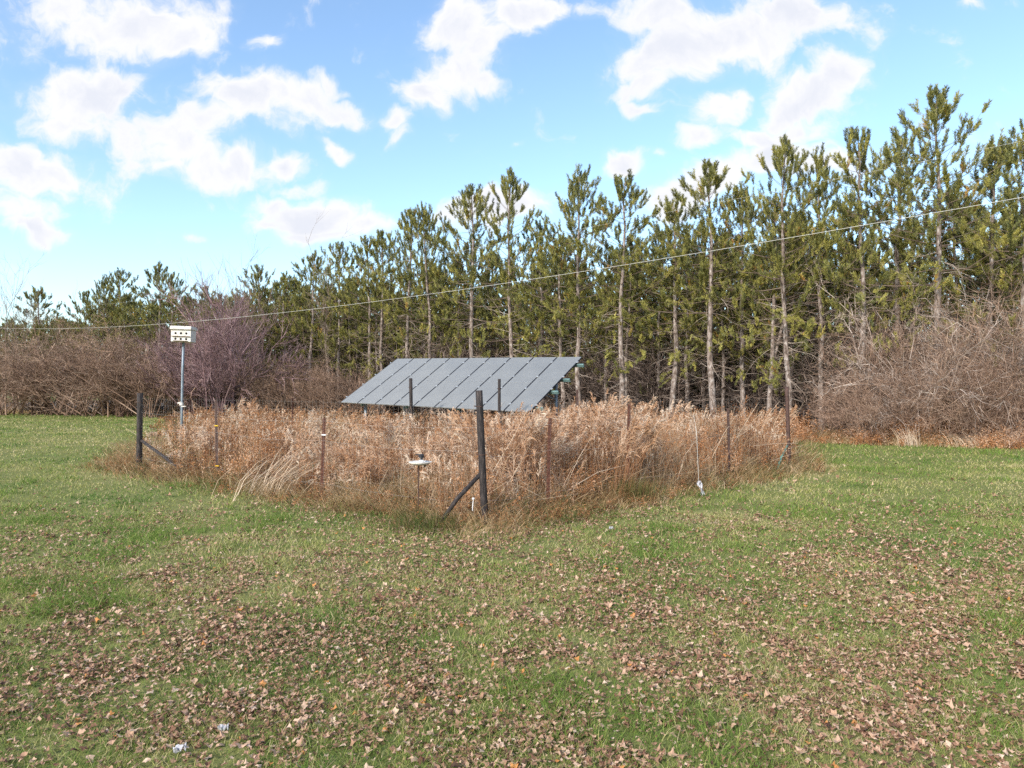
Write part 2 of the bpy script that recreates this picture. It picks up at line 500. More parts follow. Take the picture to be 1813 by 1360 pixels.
def sprays(mb, x, y, h, rbase, nleaf, leaf, lean=.22, rs=1.0, az=None, head=True):
    """upright dead stalks: bent stem plus curled leaf scraps and a bushy head"""
    n = len(x)
    az = RNG.uniform(0, 2 * PI, n) if az is None else az
    ln = lean * RNG.uniform(.2, 1.6, n)
    d = np.stack([np.cos(az), np.sin(az)], 1)
    base = np.stack([x, y, gz(x, y)], 1)
    T = (0, .4, .75, 1)
    pts = []
    for t in T:
        o = (h * ln * t ** 1.6)[:, None] * d
        pts.append(base + np.concatenate([o, (h * t * (1 - .25 * np.minimum(ln, 1.2) * t))[:, None]], 1))
    r = np.clip(rbase + RNG.normal(0, .17, n), 0, 1)
    for a in range(3):
        tubes(mb, pts[a], pts[a + 1], .0032 * rs * (1 - a * .28), .0032 * rs * (1 - (a + 1) * .28), r, 3)
    # leaf scraps: small bent triangles around the stem, thicker toward the head
    m_ = nleaf
    t = RNG.random((n, m_)) ** (.55 if head else .9)
    tt = t[..., None]
    P0, P1, P2, P3 = pts
    pos = np.where(tt < .4, P0[:, None] + (P1 - P0)[:, None] * (tt / .4), np.where(tt < .75, P1[:, None] + (P2 - P1)[:, None] * ((tt - .4) / .35), P2[:, None] + (P3 - P2)[:, None] * ((tt - .75) / .25)))
    dr = norm(RNG.normal(0, 1, (n, m_, 3)) + np.array([0, 0, .35]))
    side = norm(np.cross(dr, RNG.normal(0, 1, (n, m_, 3))))
    ll = leaf * RNG.uniform(.5, 1.4, (n, m_, 1)) * (1.15 - .45 * tt)
    spread = dr * (RNG.random((n, m_, 1)) * leaf * 1.1)
    a = pos + spread
    b = a + dr * ll * .55 + side * ll * .17
    b2 = a + dr * ll * .55 - side * ll * .17
    c = a + dr * ll + np.array([0, 0, -.25]) * ll
    V = np.stack([a, b, c, b2], 2).reshape(-1, 3)
    f = (np.arange(n * m_)[:, None] * 4 + np.array([0, 1, 2, 3])[None])
    rr = np.clip(np.repeat(r, m_) + RNG.normal(0, .12, n * m_), 0, 1)
    mb.add(V, f, np.repeat(rr, 4))


mb = MB()
# brown goldenrod-like weeds
for y0, y1, dens, nl, lf, rs in ((9.5, 15, 70, 38, .050, 1.1), (15, 21, 46, 34, .065, 1.4), (21, 30, 22, 26, .085, 1.8), (30, 56, 6, 22, .13, 3.0)):
    x, y = field(dens, y0, y1, -.15)
    u = x / y
    keep = np.interp(u, [-.60, -.50, -.43, -.36, -.28, -.18, -.06, 0, .15, .22, .30, .45], [.10, .4, .8, 1, .55, .55, .8, .9, .8, .45, .9, 1])
    keep = keep * np.clip((fbm(x, y, 1.3, 81, 2) - .30) * 3.6, .12, 1.2)
    k = RNG.random(len(x)) < keep
    x, y, u = x[k], y[k], u[k]
    h = weed_height(x, y) * RNG.uniform(.5, 1.08, len(x))
    tone = np.interp(u, [-.5, -.36, -.2, 0, .12, .25, .4], [.46, .42, .50, .56, .60, .54, .42])
    sprays(mb, x, y, h, tone + (fbm(x, y, .9, 88, 2) - .5) * 1.5, nl, lf, .34, rs)
# low brown growth spilling out under the wires
for y0, y1, dens in ((9.2, 14, 42), (14, 21, 24)):
    x, y = field(dens, y0, y1, -1.0, -14, 12)
    k = (in_weeds(x, y) < .5) & (RNG.random(len(x)) < np.clip((fbm(x, y, 1.0, 86, 2) - .3) * 3.2, .08, 1)); x, y = x[k], y[k]
    sprays(mb, x, y, RNG.uniform(.2, .62, len(x)) * np.clip(.75 + .5 * in_weeds(x, y), .35, 1), .40 + (fbm(x, y, .9, 87, 2) - .5) * .9, 22, .05, .5, 1.1)
# rusty weeds lining the wood beyond the lawn
x = RNG.uniform(8.5, 29, 3400); y = edge_y(x) - RNG.uniform(.2, 3.1, len(x))
k = RNG.random(len(x)) < np.clip((fbm(x, y, 1.6, 83, 2) - .25) * 3, .1, 1); x, y = x[k], y[k]
sprays(mb, x, y, RNG.uniform(.4, 1.2, len(x)) * (.6 + .8 * fbm(x, y, 1.8, 84)) * np.clip(1.5 - .4 * (edge_y(x) - y), .4, 1), .70 + (fbm(x, y, 1.2, 85, 2) - .5) * .8, 24, .09, .3, 1.8)
tag(mb.build('dry_weeds', M['weed']), 'rusty brown dead weeds filling the fenced plot', 'weeds', kind='stuff')

mb = MB()
# pale straw stalks: upright on the right, slumped over on the left
for y0, y1, dens, w in ((9.8, 15, 260, .0065), (15, 21, 150, .009), (21, 31, 70, .013), (31, 54, 14, .03)):
    x, y = field(dens, y0, y1, -.1)
    u = x / y
    keep = np.interp(u, [-.60, -.46, -.34, -.29, -.20, -.12, -.04, .1, .19, .29, .34, .45], [.1, .15, .3, 1, .95, .6, .35, .4, 1, .95, .4, .4]) * np.clip((fbm(x, y, 1.1, 91, 2) - .32) * 3.4, .06, 1.3)
    k = RNG.random(len(x)) < keep * .75
    x, y, u = x[k], y[k], u[k]
    n = len(x)
    h = weed_height(x, y) * RNG.uniform(.5, 1.06, n)
    slump = np.exp(-((u + .25) / .09) ** 2)
    lean = RNG.uniform(.05, .45, n) + slump * RNG.uniform(.3, 1.3, n)
    az = np.where(RNG.random(n) < slump * .9, RNG.normal(.35, .35, n), RNG.uniform(0, 2 * PI, n))
    r = np.clip(.5 + .25 * slump + (fbm(x, y, .6, 95) - .5) * .6 + RNG.normal(0, .2, n), 0, 1)
    blades(mb, np.stack([x, y, gz(x, y)], 1), h, w * RNG.uniform(.6, 1.3, n), lean, az, r, 3)
tag(mb.build('straw_grass', M['straw']), 'pale dry straw stalks standing and slumping between the weeds', 'dry grass', kind='stuff')

mb = MB()

# long pale stems fallen across the rest
x, y = field(9, 10.5, 24, .1)
n = len(x); L = RNG.uniform(.5, 1.5, n); az = RNG.normal(.4, 1.1, n); el = RNG.uniform(.1, 1.1, n)
z0 = weed_height(x, y) * RNG.uniform(.02, .55, n)
a_ = np.stack([x, y, gz(x, y) + z0], 1); dv = np.stack([np.cos(az) * np.cos(el), np.sin(az) * np.cos(el), np.sin(el)], 1) * L[:, None]
mid = a_ + dv * .5 + np.array([0, 0, .05]) + RNG.normal(0, .04, (n, 3))
rr = RNG.uniform(.2, 1, n); rd = .0022 + .00016 * y
tubes(mb, a_, mid, rd * 1.2, rd, rr, 3); tubes(mb, mid, a_ + dv, rd, rd * .5, rr, 3)
tag(mb.build('fallen_stalks', M['straw']), 'long pale stalks fallen across the weeds', 'dry stalks', kind='stuff')

mb = MB()


def plumes(mb, x, y, h, size, nst, w, rb=.5, stem=True, lean=.2, az=None):
    """feathery seed heads: a stem and a drooping tuft of fine strands"""
    n = len(x)
    size = np.broadcast_to(size, (n,))[:, None, None]
    az = RNG.uniform(0, 2 * PI, n) if az is None else az
    ln = lean * RNG.uniform(.3, 1.5, n)
    d = np.stack([np.cos(az), np.sin(az)], 1)
    base = np.stack([x, y, gz(x, y)], 1)
    mid = base + np.concatenate([(h * ln * .35)[:, None] * d, (h * .55)[:, None]], 1)
    top = base + np.concatenate([(h * ln)[:, None] * d, (h * .94)[:, None]], 1)
    r = np.clip(rb + RNG.normal(0, .18, n), 0, 1)
    if stem:
        tubes(mb, base, mid, .003, .0024, np.clip(r - .45, 0, 1), 3)
        tubes(mb, mid, top, .0024, .0016, np.clip(r - .35, 0, 1), 3)
    ax = norm(top - mid)
    t = RNG.random((n, nst, 1))
    st = top[:, None] + ax[:, None] * (t - .65) * size
    out_ = norm(RNG.normal(0, .55, (n, nst, 3)) + ax[:, None] * .9 + np.concatenate([d, np.zeros((n, 1))], 1)[:, None] * .5)
    L = size * RNG.uniform(.25, .6, (n, nst, 1)) * (1.1 - .5 * t)
    sd = norm(np.cross(out_, RNG.normal(0, 1, (n, nst, 3)))) * w
    a = st - sd * .5; b = st + sd * .5
    c = st + out_ * L * .6 + np.array([0, 0, .05]) * L
    e = st + out_ * L + np.array([0, 0, -.22]) * L
    V = np.stack([a, b, c + sd * .5, e, c - sd * .5], 2).reshape(-1, 3)
    f = np.arange(n * nst)[:, None] * 5 + np.array([0, 1, 2, 3, 4])[None]
    mb.add(V, f, np.repeat(np.clip(np.repeat(r, nst) + RNG.normal(0, .12, n * nst), 0, 1), 5))


for y0, y1, dens, sz, nst, w in ((11, 16, 26, .26, 26, .008), (16, 22, 18, .27, 22, .012), (22, 32, 10, .30, 20, .018), (32, 54, 2.5, .45, 18, .035)):
    x, y = field(dens, y0, y1, .12)
    u = x / y
    keep = np.interp(u, [-.55, -.47, -.42, -.33, -.2, -.1, -.03, .02, .1, .17, .2, .27, .33, .45], [.05, .12, .35, .3, .2, .4, .7, .85, .9, .7, .2, .12, .25, .25]) * np.clip((fbm(x, y, 1.5, 101, 2) - .46) * 6, .02, 1.3)
    k = RNG.random(len(x)) < keep
    k2 = RNG.random(len(x[k])) < .72
    x, y, u = x[k][k2], y[k][k2], u[k][k2]
    h = weed_height(x, y) * np.where(RNG.random(len(x)) < .07, RNG.uniform(1.05, 1.25, len(x)), RNG.uniform(.5, 1.05, len(x)))
    plumes(mb, x, y, h, sz * RNG.uniform(.6, 1.25, len(x)), nst, w, np.interp(u, [-.5, -.3, 0, .1, .3], [.45, .6, .62, .5, .35]), az=RNG.normal(.2, 1.1, len(x)))
# whole clumps of plume grass that arch the same way
for d0, d1, ncl, sz, nst, w in ((11.4, 15.5, 64, .32, 34, .009), (15.5, 21, 50, .33, 28, .013), (21, 30, 60, .36, 24, .020)):
    cx, cy = field(6, d0, d1, .3)
    cu = cx / cy
    kp = np.where(RNG.random(len(cx)) < np.interp(cu, [-.5, -.42, -.33, -.25, -.15, -.05, .0, .14, .2, .3, .4], [.05, .5, .35, .25, .6, .9, 1, .9, .45, .3, .4]))[0][:ncl]
    for a in kp:
        m_ = RNG.integers(9, 22)
        x = cx[a] + RNG.normal(0, .16, m_); y = cy[a] + RNG.normal(0, .12, m_)
        h = float(weed_height(cx[a:a + 1], cy[a:a + 1])[0]) * RNG.uniform(.75, 1.28) * RNG.uniform(.8, 1.1, m_)
        h = np.minimum(h, height_cap(x, y) * RNG.uniform(.9, 1.08, m_) * (1 if -.25 < cu[a] < .04 else RNG.uniform(.95, 1.14))) * (RNG.uniform(.5, .9) if RNG.random() < .4 else 1)
        plumes(mb, x, y, h, sz * RNG.uniform(.7, 1.25, m_), nst, w, RNG.uniform(.35, .9), True, RNG.uniform(.15, .55), RNG.uniform(0, 2 * PI) + RNG.normal(0, .35, m_))
# white seed fluff of the goldenrod, in little bunches
for y0, y1, dens, sz, w in ((11, 15, 5, .10, .010), (15, 22, 3.2, .12, .014), (22, 30, 1.5, .16, .022)):
    x, y = field(dens, y0, y1, .25)
    k = RNG.random(len(x)) < np.clip((fbm(x, y, 1.0, 131, 2) - .42) * 5, .03, 1); x, y = x[k], y[k]
    x = np.repeat(x, 5) + RNG.normal(0, .07, 5 * len(x)); y = np.repeat(y, 5) + RNG.normal(0, .07, 5 * len(y))
    h = np.repeat(weed_height(x[::5], y[::5]) * RNG.uniform(.5, 1.0, len(x) // 5), 5) + RNG.normal(0, .05, len(x))
    plumes(mb, x, y, np.maximum(h, .3), sz, 20, w, .9, True, .15)
tag(mb.build('plume_grass', M['plume']), 'feathery pale tan plume grass heads above the weeds', 'plume grass', kind='stuff')

mb = MB()
# long grass skirting the fence, arching outward, greener at the foot
for y0, y1, dens, w in ((8.6, 14, 620, .007), (14, 20, 330, .011), (20, 27, 90, .018)):
    x, y = field(dens, y0, y1, -1.5, -16, 14)
    s = in_weeds(x, y)
    k = (s < 1.3) & (RNG.random(len(x)) < np.clip((s + 1.5) / 1.1, 0, 1) * (.35 + .9 * fbm(x, y, .6, 111)))
    x, y, s = x[k], y[k], s[k]
    n = len(x)
    cl = fbm(x, y, .7, 115)
    h = np.clip(.16 + .26 * (s + 1.2), .12, .52) * RNG.uniform(.5, 1.3, n) * (.45 + 1.1 * cl)
    az = np.where(RNG.random(n) < .55, np.arctan2(-1, np.where(x < FC[0], -.9, .9)) + RNG.normal(0, .7, n), RNG.uniform(0, 2 * PI, n))
    green = np.clip(.6 - (s + .6) * .45, 0, 1) * np.clip((fbm(x, y, .9, 119, 2) - .38) * 3.5, 0, 1)
    r = np.where(RNG.random(n) < green, RNG.uniform(0, .38, n), np.clip(.66 + (fbm(x, y, .5, 118, 2) - .5) * .7 + RNG.normal(0, .17, n), .3, 1))
    blades(mb, np.stack([x, y, gz(x, y)], 1), h, w * RNG.uniform(.6, 1.3, n), RNG.uniform(.4, 1.6, n), az, r, 3)
# unmown strip along the edge of the wood
for x0, x1, dens, w, h in ((8, 30, 420, .015, .62), (-50, 8, 60, .035, .6)):
    n = int(dens * (x1 - x0) * 2.6)
    x = RNG.uniform(x0, x1, n); o = -RNG.random(n) ** 1.2 * 2.6
    y = edge_y(x) - (.3 if x0 > 0 else -.9) + o
    k = RNG.random(n) < (.25 + .9 * fbm(x, y, 1.2, 121))
    x, y, o = x[k], y[k], o[k]
    n = len(x)
    hh = h * np.clip(1.15 + o * .36, .2, 1.2) * RNG.uniform(.5, 1.4, n) * (.5 + fbm(x, y, 1.5, 125))
    r = np.clip(.63 + RNG.normal(0, .16, n) + (-o - 1.4) * .10, 0.3, 1)
    blades(mb, np.stack([x, y, gz(x, y)], 1), hh, w * RNG.uniform(.6, 1.3, n), RNG.uniform(.3, 1.4, n), RNG.uniform(0, 2 * PI, n), r, 3)
tag(mb.build('long_grass', M['skirt']), 'tangled tan long grass at the foot of the fence and along the wood', 'long grass', kind='stuff')


# a few clumps one can point at
def clump(name, label, cat, c, n, h, w, az, lean, r, mat, plume=False, spread=.18):
    mb = MB()
    x = c[0] + RNG.normal(0, spread, n); y = c[1] + RNG.normal(0, spread * .7, n)
    if plume:
        plumes(mb, x, y, h * RNG.uniform(.75, 1.1, n), .34, 30, .009, r, True, lean, az + RNG.normal(0, .25, n))
    else:
        blades(mb, np.stack([x, y, gz(x, y)], 1), h * RNG.uniform(.6, 1.15, n), w * RNG.uniform(.7, 1.2, n), lean * RNG.uniform(.4, 1.3, n), az + RNG.normal(0, .5, n), np.clip(r + RNG.normal(0, .12, n), 0, 1), 3)
    return tag(mb.build(name, mat), label, cat)


clump('grass_clump', 'orange plumed grass leaning across the rust red steel post', 'grass clump', (px(1098, 13.0), 13.0), 34, 1.45, .006, .25, .42, .55, M['plume'], True, .10)
clump('grass_clump', 'slumped pale stalks beside the rusty post with a white insulator', 'grass clump', (px(470, 14.2), 14.2), 150, 1.15, .011, .30, 1.25, .85, M['straw'], False, .40)
clump('grass_clump', 'bleached upright tuft at the lawn edge below the right hand thicket', 'grass clump', (px(1612, 26.0), 26.0), 90, .8, .013, 1.6, .6, .9, M['straw'], False, .28)
clump('grass_clump', 'bleached sprawling tuft at the lawn edge nearest the photo border', 'grass clump', (px(1715, 25.2), 25.2), 110, .7, .014, 2.6, .9, .88, M['straw'], False, .34)
clump('grass_clump', 'green rough tuft at the foot of the slanting wooden brace', 'grass clump', (px(742, 10.6), 10.6), 420, .42, .006, -1.6, .7, .14, M['skirt'], False, .30)
clump('grass_clump', 'green weedy tuft around the foot of the rust red post', 'grass clump', (px(1118, 13.1), 13.1), 420, .60, .007, -1.4, .5, .26, M['skirt'], False, .2)
clump('grass_clump', 'orange stems bent flat over the leaves in front of the corner post', 'grass clump', (px(820, 9.75), 9.75), 26, .75, .006, -.15, 1.9, .72, M['skirt'], False, .07)


# ------------------------------------------------------------------ woody plants
def branchy(rng, starts, dirs, lens, rads, levels, up=.0, wob=.35):
    """grows twigs level by level; every twig is three short tapered pieces"""
    P0, P1, R0, R1, LV = [], [], [], [], []
    S, D, L, RA = starts, norm(dirs), lens, rads
    for lv, (nch, lf, rf, ang) in enumerate(levels + [(0, 0, 0, 0)]):
        n = len(S)
        pts = [S]; d = D
        for sgm in range(3):
            d = norm(d + rng.normal(0, wob, (n, 3)) * .5 + np.array([0, 0, up]))
            pts.append(pts[-1] + d * (L / 3)[:, None])
        for a in range(3):
            P0.append(pts[a]); P1.append(pts[a + 1]); R0.append(RA * (1 - a * .25)); R1.append(RA * (1 - (a + 1) * .25)); LV.append(np.full(n, lv))
        if nch == 0: break
        t = rng.uniform(.25, 1.0, (n, nch)) * 3
        a = np.minimum(t.astype(int), 2); fr = t - a
        PP = np.stack(pts, 1)
        idx = np.arange(n)[:, None]
        q0 = PP[idx, a]; q1 = PP[idx, a + 1]
        s2 = (q0 + (q1 - q0) * fr[..., None]).reshape(-1, 3)
        dd = norm(q1 - q0).reshape(-1, 3)
        rv = rng.normal(0, 1, dd.shape)
        side = norm(rv - dd * (rv * dd).sum(1, keepdims=True))
        an = (ang * rng.uniform(.6, 1.4, len(dd)))[:, None]
        D = dd * np.cos(an) + side * np.sin(an)
        S = s2
        L = np.repeat(L, nch) * lf * rng.uniform(.5, 1.25, len(dd))
        RA = np.maximum(np.repeat(RA, nch) * rf, .003)
    return [np.concatenate(q) for q in (P0, P1, R0, R1, LV)]


def shrub_mesh(seed, H, spread, nstem, mat, levels, up=.05, thin=1.0, tone=.5, rmin=.0):
    rng = np.random.default_rng(seed)
    az = rng.uniform(0, 2 * PI, nstem)
    el = rng.uniform(.15, 1, nstem) * spread
    D = np.stack([np.cos(az) * np.sin(el), np.sin(az) * np.sin(el), np.cos(el)], 1)
    S = np.stack([rng.normal(0, .35, nstem), rng.normal(0, .35, nstem), np.full(nstem, -.05)], 1)
    L = H * rng.uniform(.55, 1.0, nstem)
    p0, p1, r0, r1, lv = branchy(rng, S, D, L, np.full(nstem, .036 * thin) * rng.uniform(.6, 1.3, nstem), levels, up)
    mb = MB()
    rr = np.clip(tone + rng.normal(0, .22, len(p0)) + .07 * (lv - 2.2), 0, 1)
    k = p0[:, 2] > -.1
    zt_ = np.percentile(p1[:, 2], 96.5)
    for q_ in (p0, p1): q_ *= H / zt_
    tubes(mb, p0[k], p1[k], np.maximum(r0[k], rmin), np.maximum(r1[k] * .8, rmin * .7), rr[k], 3)
    return mb.mesh('shrub_twigs', mat)


# ---- pines
def pine_parts(seed, H, crown0=.36, Lmax=2.0, fork=False, tilt=0.0, bare=False):
    rng = np.random.default_rng(seed)
    zz = np.linspace(0, H, 12)
    wx = np.cumsum(rng.normal(0, .05, 12)); wy = np.cumsum(rng.normal(0, .05, 12))
    wx -= wx[0]; wy -= wy[0]
    wx += tilt * zz * np.exp(-zz / (.55 * H))
    rad = .165 * (1 - .86 * (zz / H) ** 1.1)
    trunk = MB()
    tp = np.stack([wx, wy, zz], 1); tp[0, 2] = -.15
    rad[0] *= 1.18
    pipe(trunk, tp, rad, 9)
    if fork:
        f0 = np.array([np.interp(.3 * H, zz, wx), np.interp(.3 * H, zz, wy), .3 * H])
        fp = [f0 + np.array([.02 + .55 * min(t * 3, 1) + t * .15, .1 * t, t * .5 * H]) for t in np.linspace(0, 1, 7)]
        pipe(trunk, fp, np.linspace(.11, .02, 7), 8)
    ax = lambda z: np.array([np.interp(z, zz, wx), np.interp(z, zz, wy), z])
    limb, crown = MB(), MB()
    bp0, bp1, br0, br1, brn = [], [], [], [], []
    tips, tdir = [], []
    z = crown0 * H
    while z < H * .985:
        t = (z - crown0 * H) / (H * (1 - crown0))
        nb = rng.integers(4, 7)
        a0 = rng.uniform(0, 2 * PI)
        for b in range(nb):
            a = a0 + b * 2 * PI / nb + rng.normal(0, .25)
            L = 1.25 * Lmax * (1 - t) ** .8 * (.7 + .3 * min(1, t * 5)) * rng.uniform(.42, 1.25) + .2
            if rng.random() < .16: L *= .45
            if t < .3 and rng.random() < .42 - t: continue
            el = np.interp(t, [0, .4, .8, 1], [-.1, .08, .42, .85]) + rng.normal(0, .16)
            p = ax(z + rng.normal(0, .08)); n_ = 5
            pts = [p]
            e = el
            for s in range(n_):
                e = min(e + rng.uniform(.05, .15), 1.3)
                d = np.array([np.cos(a) * np.cos(e), np.sin(a) * np.cos(e), np.sin(e)])
                a += rng.normal(0, .12)
                pts.append(pts[-1] + d * L / n_)
            for s in range(n_):
                bp0.append(pts[s]); bp1.append(pts[s + 1])
                br0.append(.022 * (1 - t * .6) * (1 - s / n_ * .75)); br1.append(.022 * (1 - t * .6) * (1 - (s + 1) / n_ * .75)); brn.append(rng.uniform(.1, .6))
            tips.append(pts[-1]); tdir.append(norm(pts[-1] - pts[-2]) + np.array([0, 0, .35]))
            nt_ = int(1.4 + L * 2.3)
            for q in range(nt_):
                s = ((.58 if t < .35 else .34) + (.42 if t < .35 else .66) * rng.random() ** .7) * n_
                i0 = min(int(s), n_ - 1)
                p = pts[i0] + (pts[i0 + 1] - pts[i0]) * (s - i0)
                dd = norm(pts[i0 + 1] - pts[i0]) + rng.normal(0, .5, 3) + np.array([0, 0, .75])
                dd = dd / np.linalg.norm(dd)
                l2 = rng.uniform(.10, .42) * (.6 + .4 * L / Lmax)
                bp0.append(p); bp1.append(p + dd * l2); br0.append(.009); br1.append(.006); brn.append(rng.uniform(.1, .6))
                tips.append(p + dd * l2); tdir.append(dd + np.array([0, 0, .6]))
        z += rng.uniform(.30, .52) * (.8 if t > .7 else 1)
    tips.append(ax(H)); tdir.append(np.array([0, 0, 1.0]))
    # dead lower branches, some long and pale
    z = .05 * H
    while z < crown0 * H + 1.4:
        for b in range(rng.integers(3, 6)):
            a = rng.uniform(0, 2 * PI)
            L = rng.uniform(.3, 1.0) * (.5 + 1.5 * z / (crown0 * H))
            p = ax(z + rng.normal(0, .1)); e = rng.normal(.05, .25)
            n_ = 4
            rv = rng.uniform(.35, 1)
            for s in range(n_):
                e += rng.normal(-.03, .18); a += rng.normal(0, .18)
                p2 = p + np.array([np.cos(a) * np.cos(e), np.sin(a) * np.cos(e), np.sin(e)]) * L / n_
                bp0.append(p); bp1.append(p2); br0.append(.013 * (1 - s / n_ * .7)); br1.append(.013 * (1 - (s + 1) / n_ * .7)); brn.append(rv)
                if s > 0 and rng.random() < .8:
                    for _ in range(2):
                        dv = norm(p2 - p + rng.normal(0, .25, 3) * L / n_ * 1.6)
                        bp0.append(p2); bp1.append(p2 + dv * L * rng.uniform(.15, .45)); br0.append(.005); br1.append(.0025); brn.append(rv * .8)
                p = p2
            if rng.random() < .16 and z > .2 * H and not bare:          # a live tuft now and then on a low branch
                for _ in range(6):
                    tips.append(p + rng.normal(0, .16, 3)); tdir.append(rng.normal(0, .5, 3) + np.array([0, 0, .7]))
        z += rng.uniform(.22, .5)
    tubes(limb, np.array(bp0), np.array(bp1), np.array(br0), np.array(br1), np.array(brn), 4)
    tips = np.array(tips); tdir = norm(np.array(tdir))
    # needles: brushes that point up along each shoot
    N, K = len(tips), 64
    Lt = rng.uniform(.30, .58, N)
    tt = rng.random((N, K, 1))
    o = tips[:, None] + tdir[:, None] * (tt - .62) * Lt[:, None, None]
    rv = rng.normal(0, 1, (N, K, 3))
    side = norm(rv - tdir[:, None] * (rv * tdir[:, None]).sum(-1, keepdims=True))
    dirn = norm(tdir[:, None] * rng.uniform(.6, 1.3, (N, K, 1)) + side * .72)
    ln = rng.uniform(.11, .17, (N, K, 1)) * (1.1 - .2 * tt)
    wv = norm(np.cross(dirn, rng.normal(0, 1, (N, K, 3)))) * rng.uniform(.006, .0105, (N, K, 1))
    V = np.stack([o - wv * .6, o + wv * .6, o + dirn * ln * .55 + wv, o + dirn * ln, o + dirn * ln * .55 - wv], 2).reshape(-1, 3)
    f = np.arange(N * K)[:, None] * 5 + np.array([0, 1, 2, 3, 4])[None]
    hz = np.clip((tips[:, 2] / H - crown0) / (1 - crown0), -.3, 1)
    clump_tone = np.clip(.50 + rng.normal(0, .19, N) - .10 * hz, .02, .94)
    clump_tone = np.where(rng.random(N) < .012, .99, clump_tone)
    r = np.clip(np.repeat(clump_tone, K) + rng.normal(0, .07, N * K), 0, 1)
    crown.add(V, f, np.repeat(r, 5))
    return trunk.mesh('pine_trunk', M['bark'], True), limb.mesh('pine_branches', M['deadwood']), crown.mesh('pine_needles', M['needle'])


PH = 13.0
PINES = [pine_parts(200 + i, PH, c0, lm, False, tl) for i, (c0, lm, tl) in enumerate([(.42, 3.7, 0), (.37, 4.1, .02), (.46, 3.5, -.02), (.35, 4.2, .01), (.43, 3.3, .03), (.34, 3.8, 0), (.27, 3.6, 0), (.23, 3.2, .02), (.08, 3.4, 0), (.06, 3.0, .02)])]
FORK = pine_parts(260, PH, .40, 2.7, True, -.05)


def pine(x, y, h, proto, rz, label, group):
    t = empty('pine_tree', (x, y, gz(x, y)), label, 'pine tree', group)
    t.rotation_euler = (random.gauss(0, .012), random.gauss(0, .012), rz)
    s = h / PH
    wv = random.uniform(.85, 1.15); t.scale = (s * wv, s * wv, s)
    for nm, me in zip(('trunk', 'branchwork', 'crown'), proto):
        link(nm, me, t)
    return t


G1 = 'pines along the edge of the plantation'
front = [  # photo column, photo row of the tip, distance, prototype, label
    (72, 515, 67, 5, 'small bushy pine furthest along the wood, alone past a sky gap'),
    (150, 522, 68, 2, 'short thin pine showing over brown thicket beside the wide sky gap'),
    (186, 497, 66, 1, 'dark bushy pine above brown thicket, first past the sky gap'),
    (213, 484, 65, 0, 'pine whose pointed tip rises highest above the brown thicket'),
    (275, 476, 62, 3, 'dark pine standing straight behind the white birdhouse'),
    (305, 490, 61, 4, 'ragged pine half hidden behind the purple twigged tree'),
    (360, 515, 62, 2, 'low pine tip just clearing the purple twigged tree'),
    (456, 474, 57, 4, 'slim spire topped pine beside the purple twigged tree'),
    (505, 492, 55, 3, 'low rounded yellow green pine where the plantation begins to climb'),
    (550, 457, 53, 1, 'broad yellow green pine well past the upper end of the solar array'),
    (600, 437, 51, 0, 'pine with thin open top near the upper end of the solar array'),
    (652, 425, 49, 4, 'bushy pine behind the low end of the solar array'),
    (680, 418, 48, 2, 'narrow pine squeezed before the slim pole like pine'),
    (720, 382, 46, 2, 'slim pole like pine rising over the upper corner of solar array'),
    (765, 376, 45, 5, 'full pine behind the fourth solar column with a crooked tip'),
    (838, 338, 43, 0, 'tall slender pine behind the middle of the solar array'),
    (910, 320, 41, 3, 'tall wide crowned pine with upswept branches behind solar array'),
    (960, 400, 43, 4, 'shorter pine in the notch beside the wide crowned pine'),
    (1027, 317, 38, 1, 'tall open topped pine at the high right corner of solar array'),
    (1100, 319, 36, 0, 'straight pale trunked pine, first clear of the solar array'),
    (1187, 356, 35.5, 4, 'lower slim pine between two pale trunked pines'),
    (1263, 299, 33.2, 2, 'pale trunked pine with twisted bare limbs right of the array'),
    (1320, 335, 34.5, 5, 'bushy pine between the twisted limbed pine and forked pine'),
    (1398, 263, 31, 3, 'tall pine behind the right corner fence post'),
    (1455, 285, 31.5, 1, 'pine with long low green boughs beside the corner post pine'),
    (1528, 240, 29.6, 0, 'tall pine at the near end of the bare grey thicket'),
    (1585, 250, 31.5, 4, 'open topped pine rising behind the bare grey thicket'),
    (1668, 177, 28.5, 2, 'tallest looking pine, bare leader standing high against blue sky'),
    (1735, 275, 30, 5, 'bushy pine beside the tallest looking pine, lower tip'),
    (1806, 245, 27.5, 3, 'last pine cut by the photo border, dense dark crown'),
]
random.seed(5)
occ = []
for pxx, pyy, d, k, lab in front:
    pine(px(pxx, d), d, pz(pyy, d), PINES[k], random.uniform(0, 2 * PI), lab, G1)
    occ.append((px(pxx, d), d))
t = pine(px(1360, 32.2), 32.2, 10.9, FORK, .2, 'leaning pine whose trunk forks low beside the corner post pine', G1)
occ.append((px(1360, 32.2), 32.2))
# rows behind
G2 = 'pines standing deeper in the plantation'
arc = np.linspace(-66, 33, 46)
for row in range(9):
    for x0 in arc:
        x = x0 + random.uniform(-.9, .9) + row * .7
        y = float(edge_y(x)) + 3.0 + row * 3.1 + random.uniform(-.9, .9)
        if x / y < -.80 or x / y > .84: continue
        if min((x - a) ** 2 + (y - b) ** 2 for a, b in occ) < 1.6 ** 2: continue
        if row >= 5 and (x < -25): continue
        lim = np.interp(906.5 + x / y * F_PX, [0, 130, 210, 420, 550, 720, 840, 960, 1100, 1400, 1668, 1813], [580, 572, 527, 530, 500, 458, 436, 450, 422, 372, 328, 343])
        h = min(random.uniform(9.8, 12.2), float(pz(lim, y)) + random.uniform(-.8, .5))
        if h < 3.5: continue
        occ.append((x, y))
        pine(x, y, h, PINES[random.randrange(6) if row < 3 else random.randrange(6, 8) if row < 5 else random.randrange(8, 10)], random.uniform(0, 2 * PI), 'slender pine inside the plantation, behind the front row of trunks', G2)

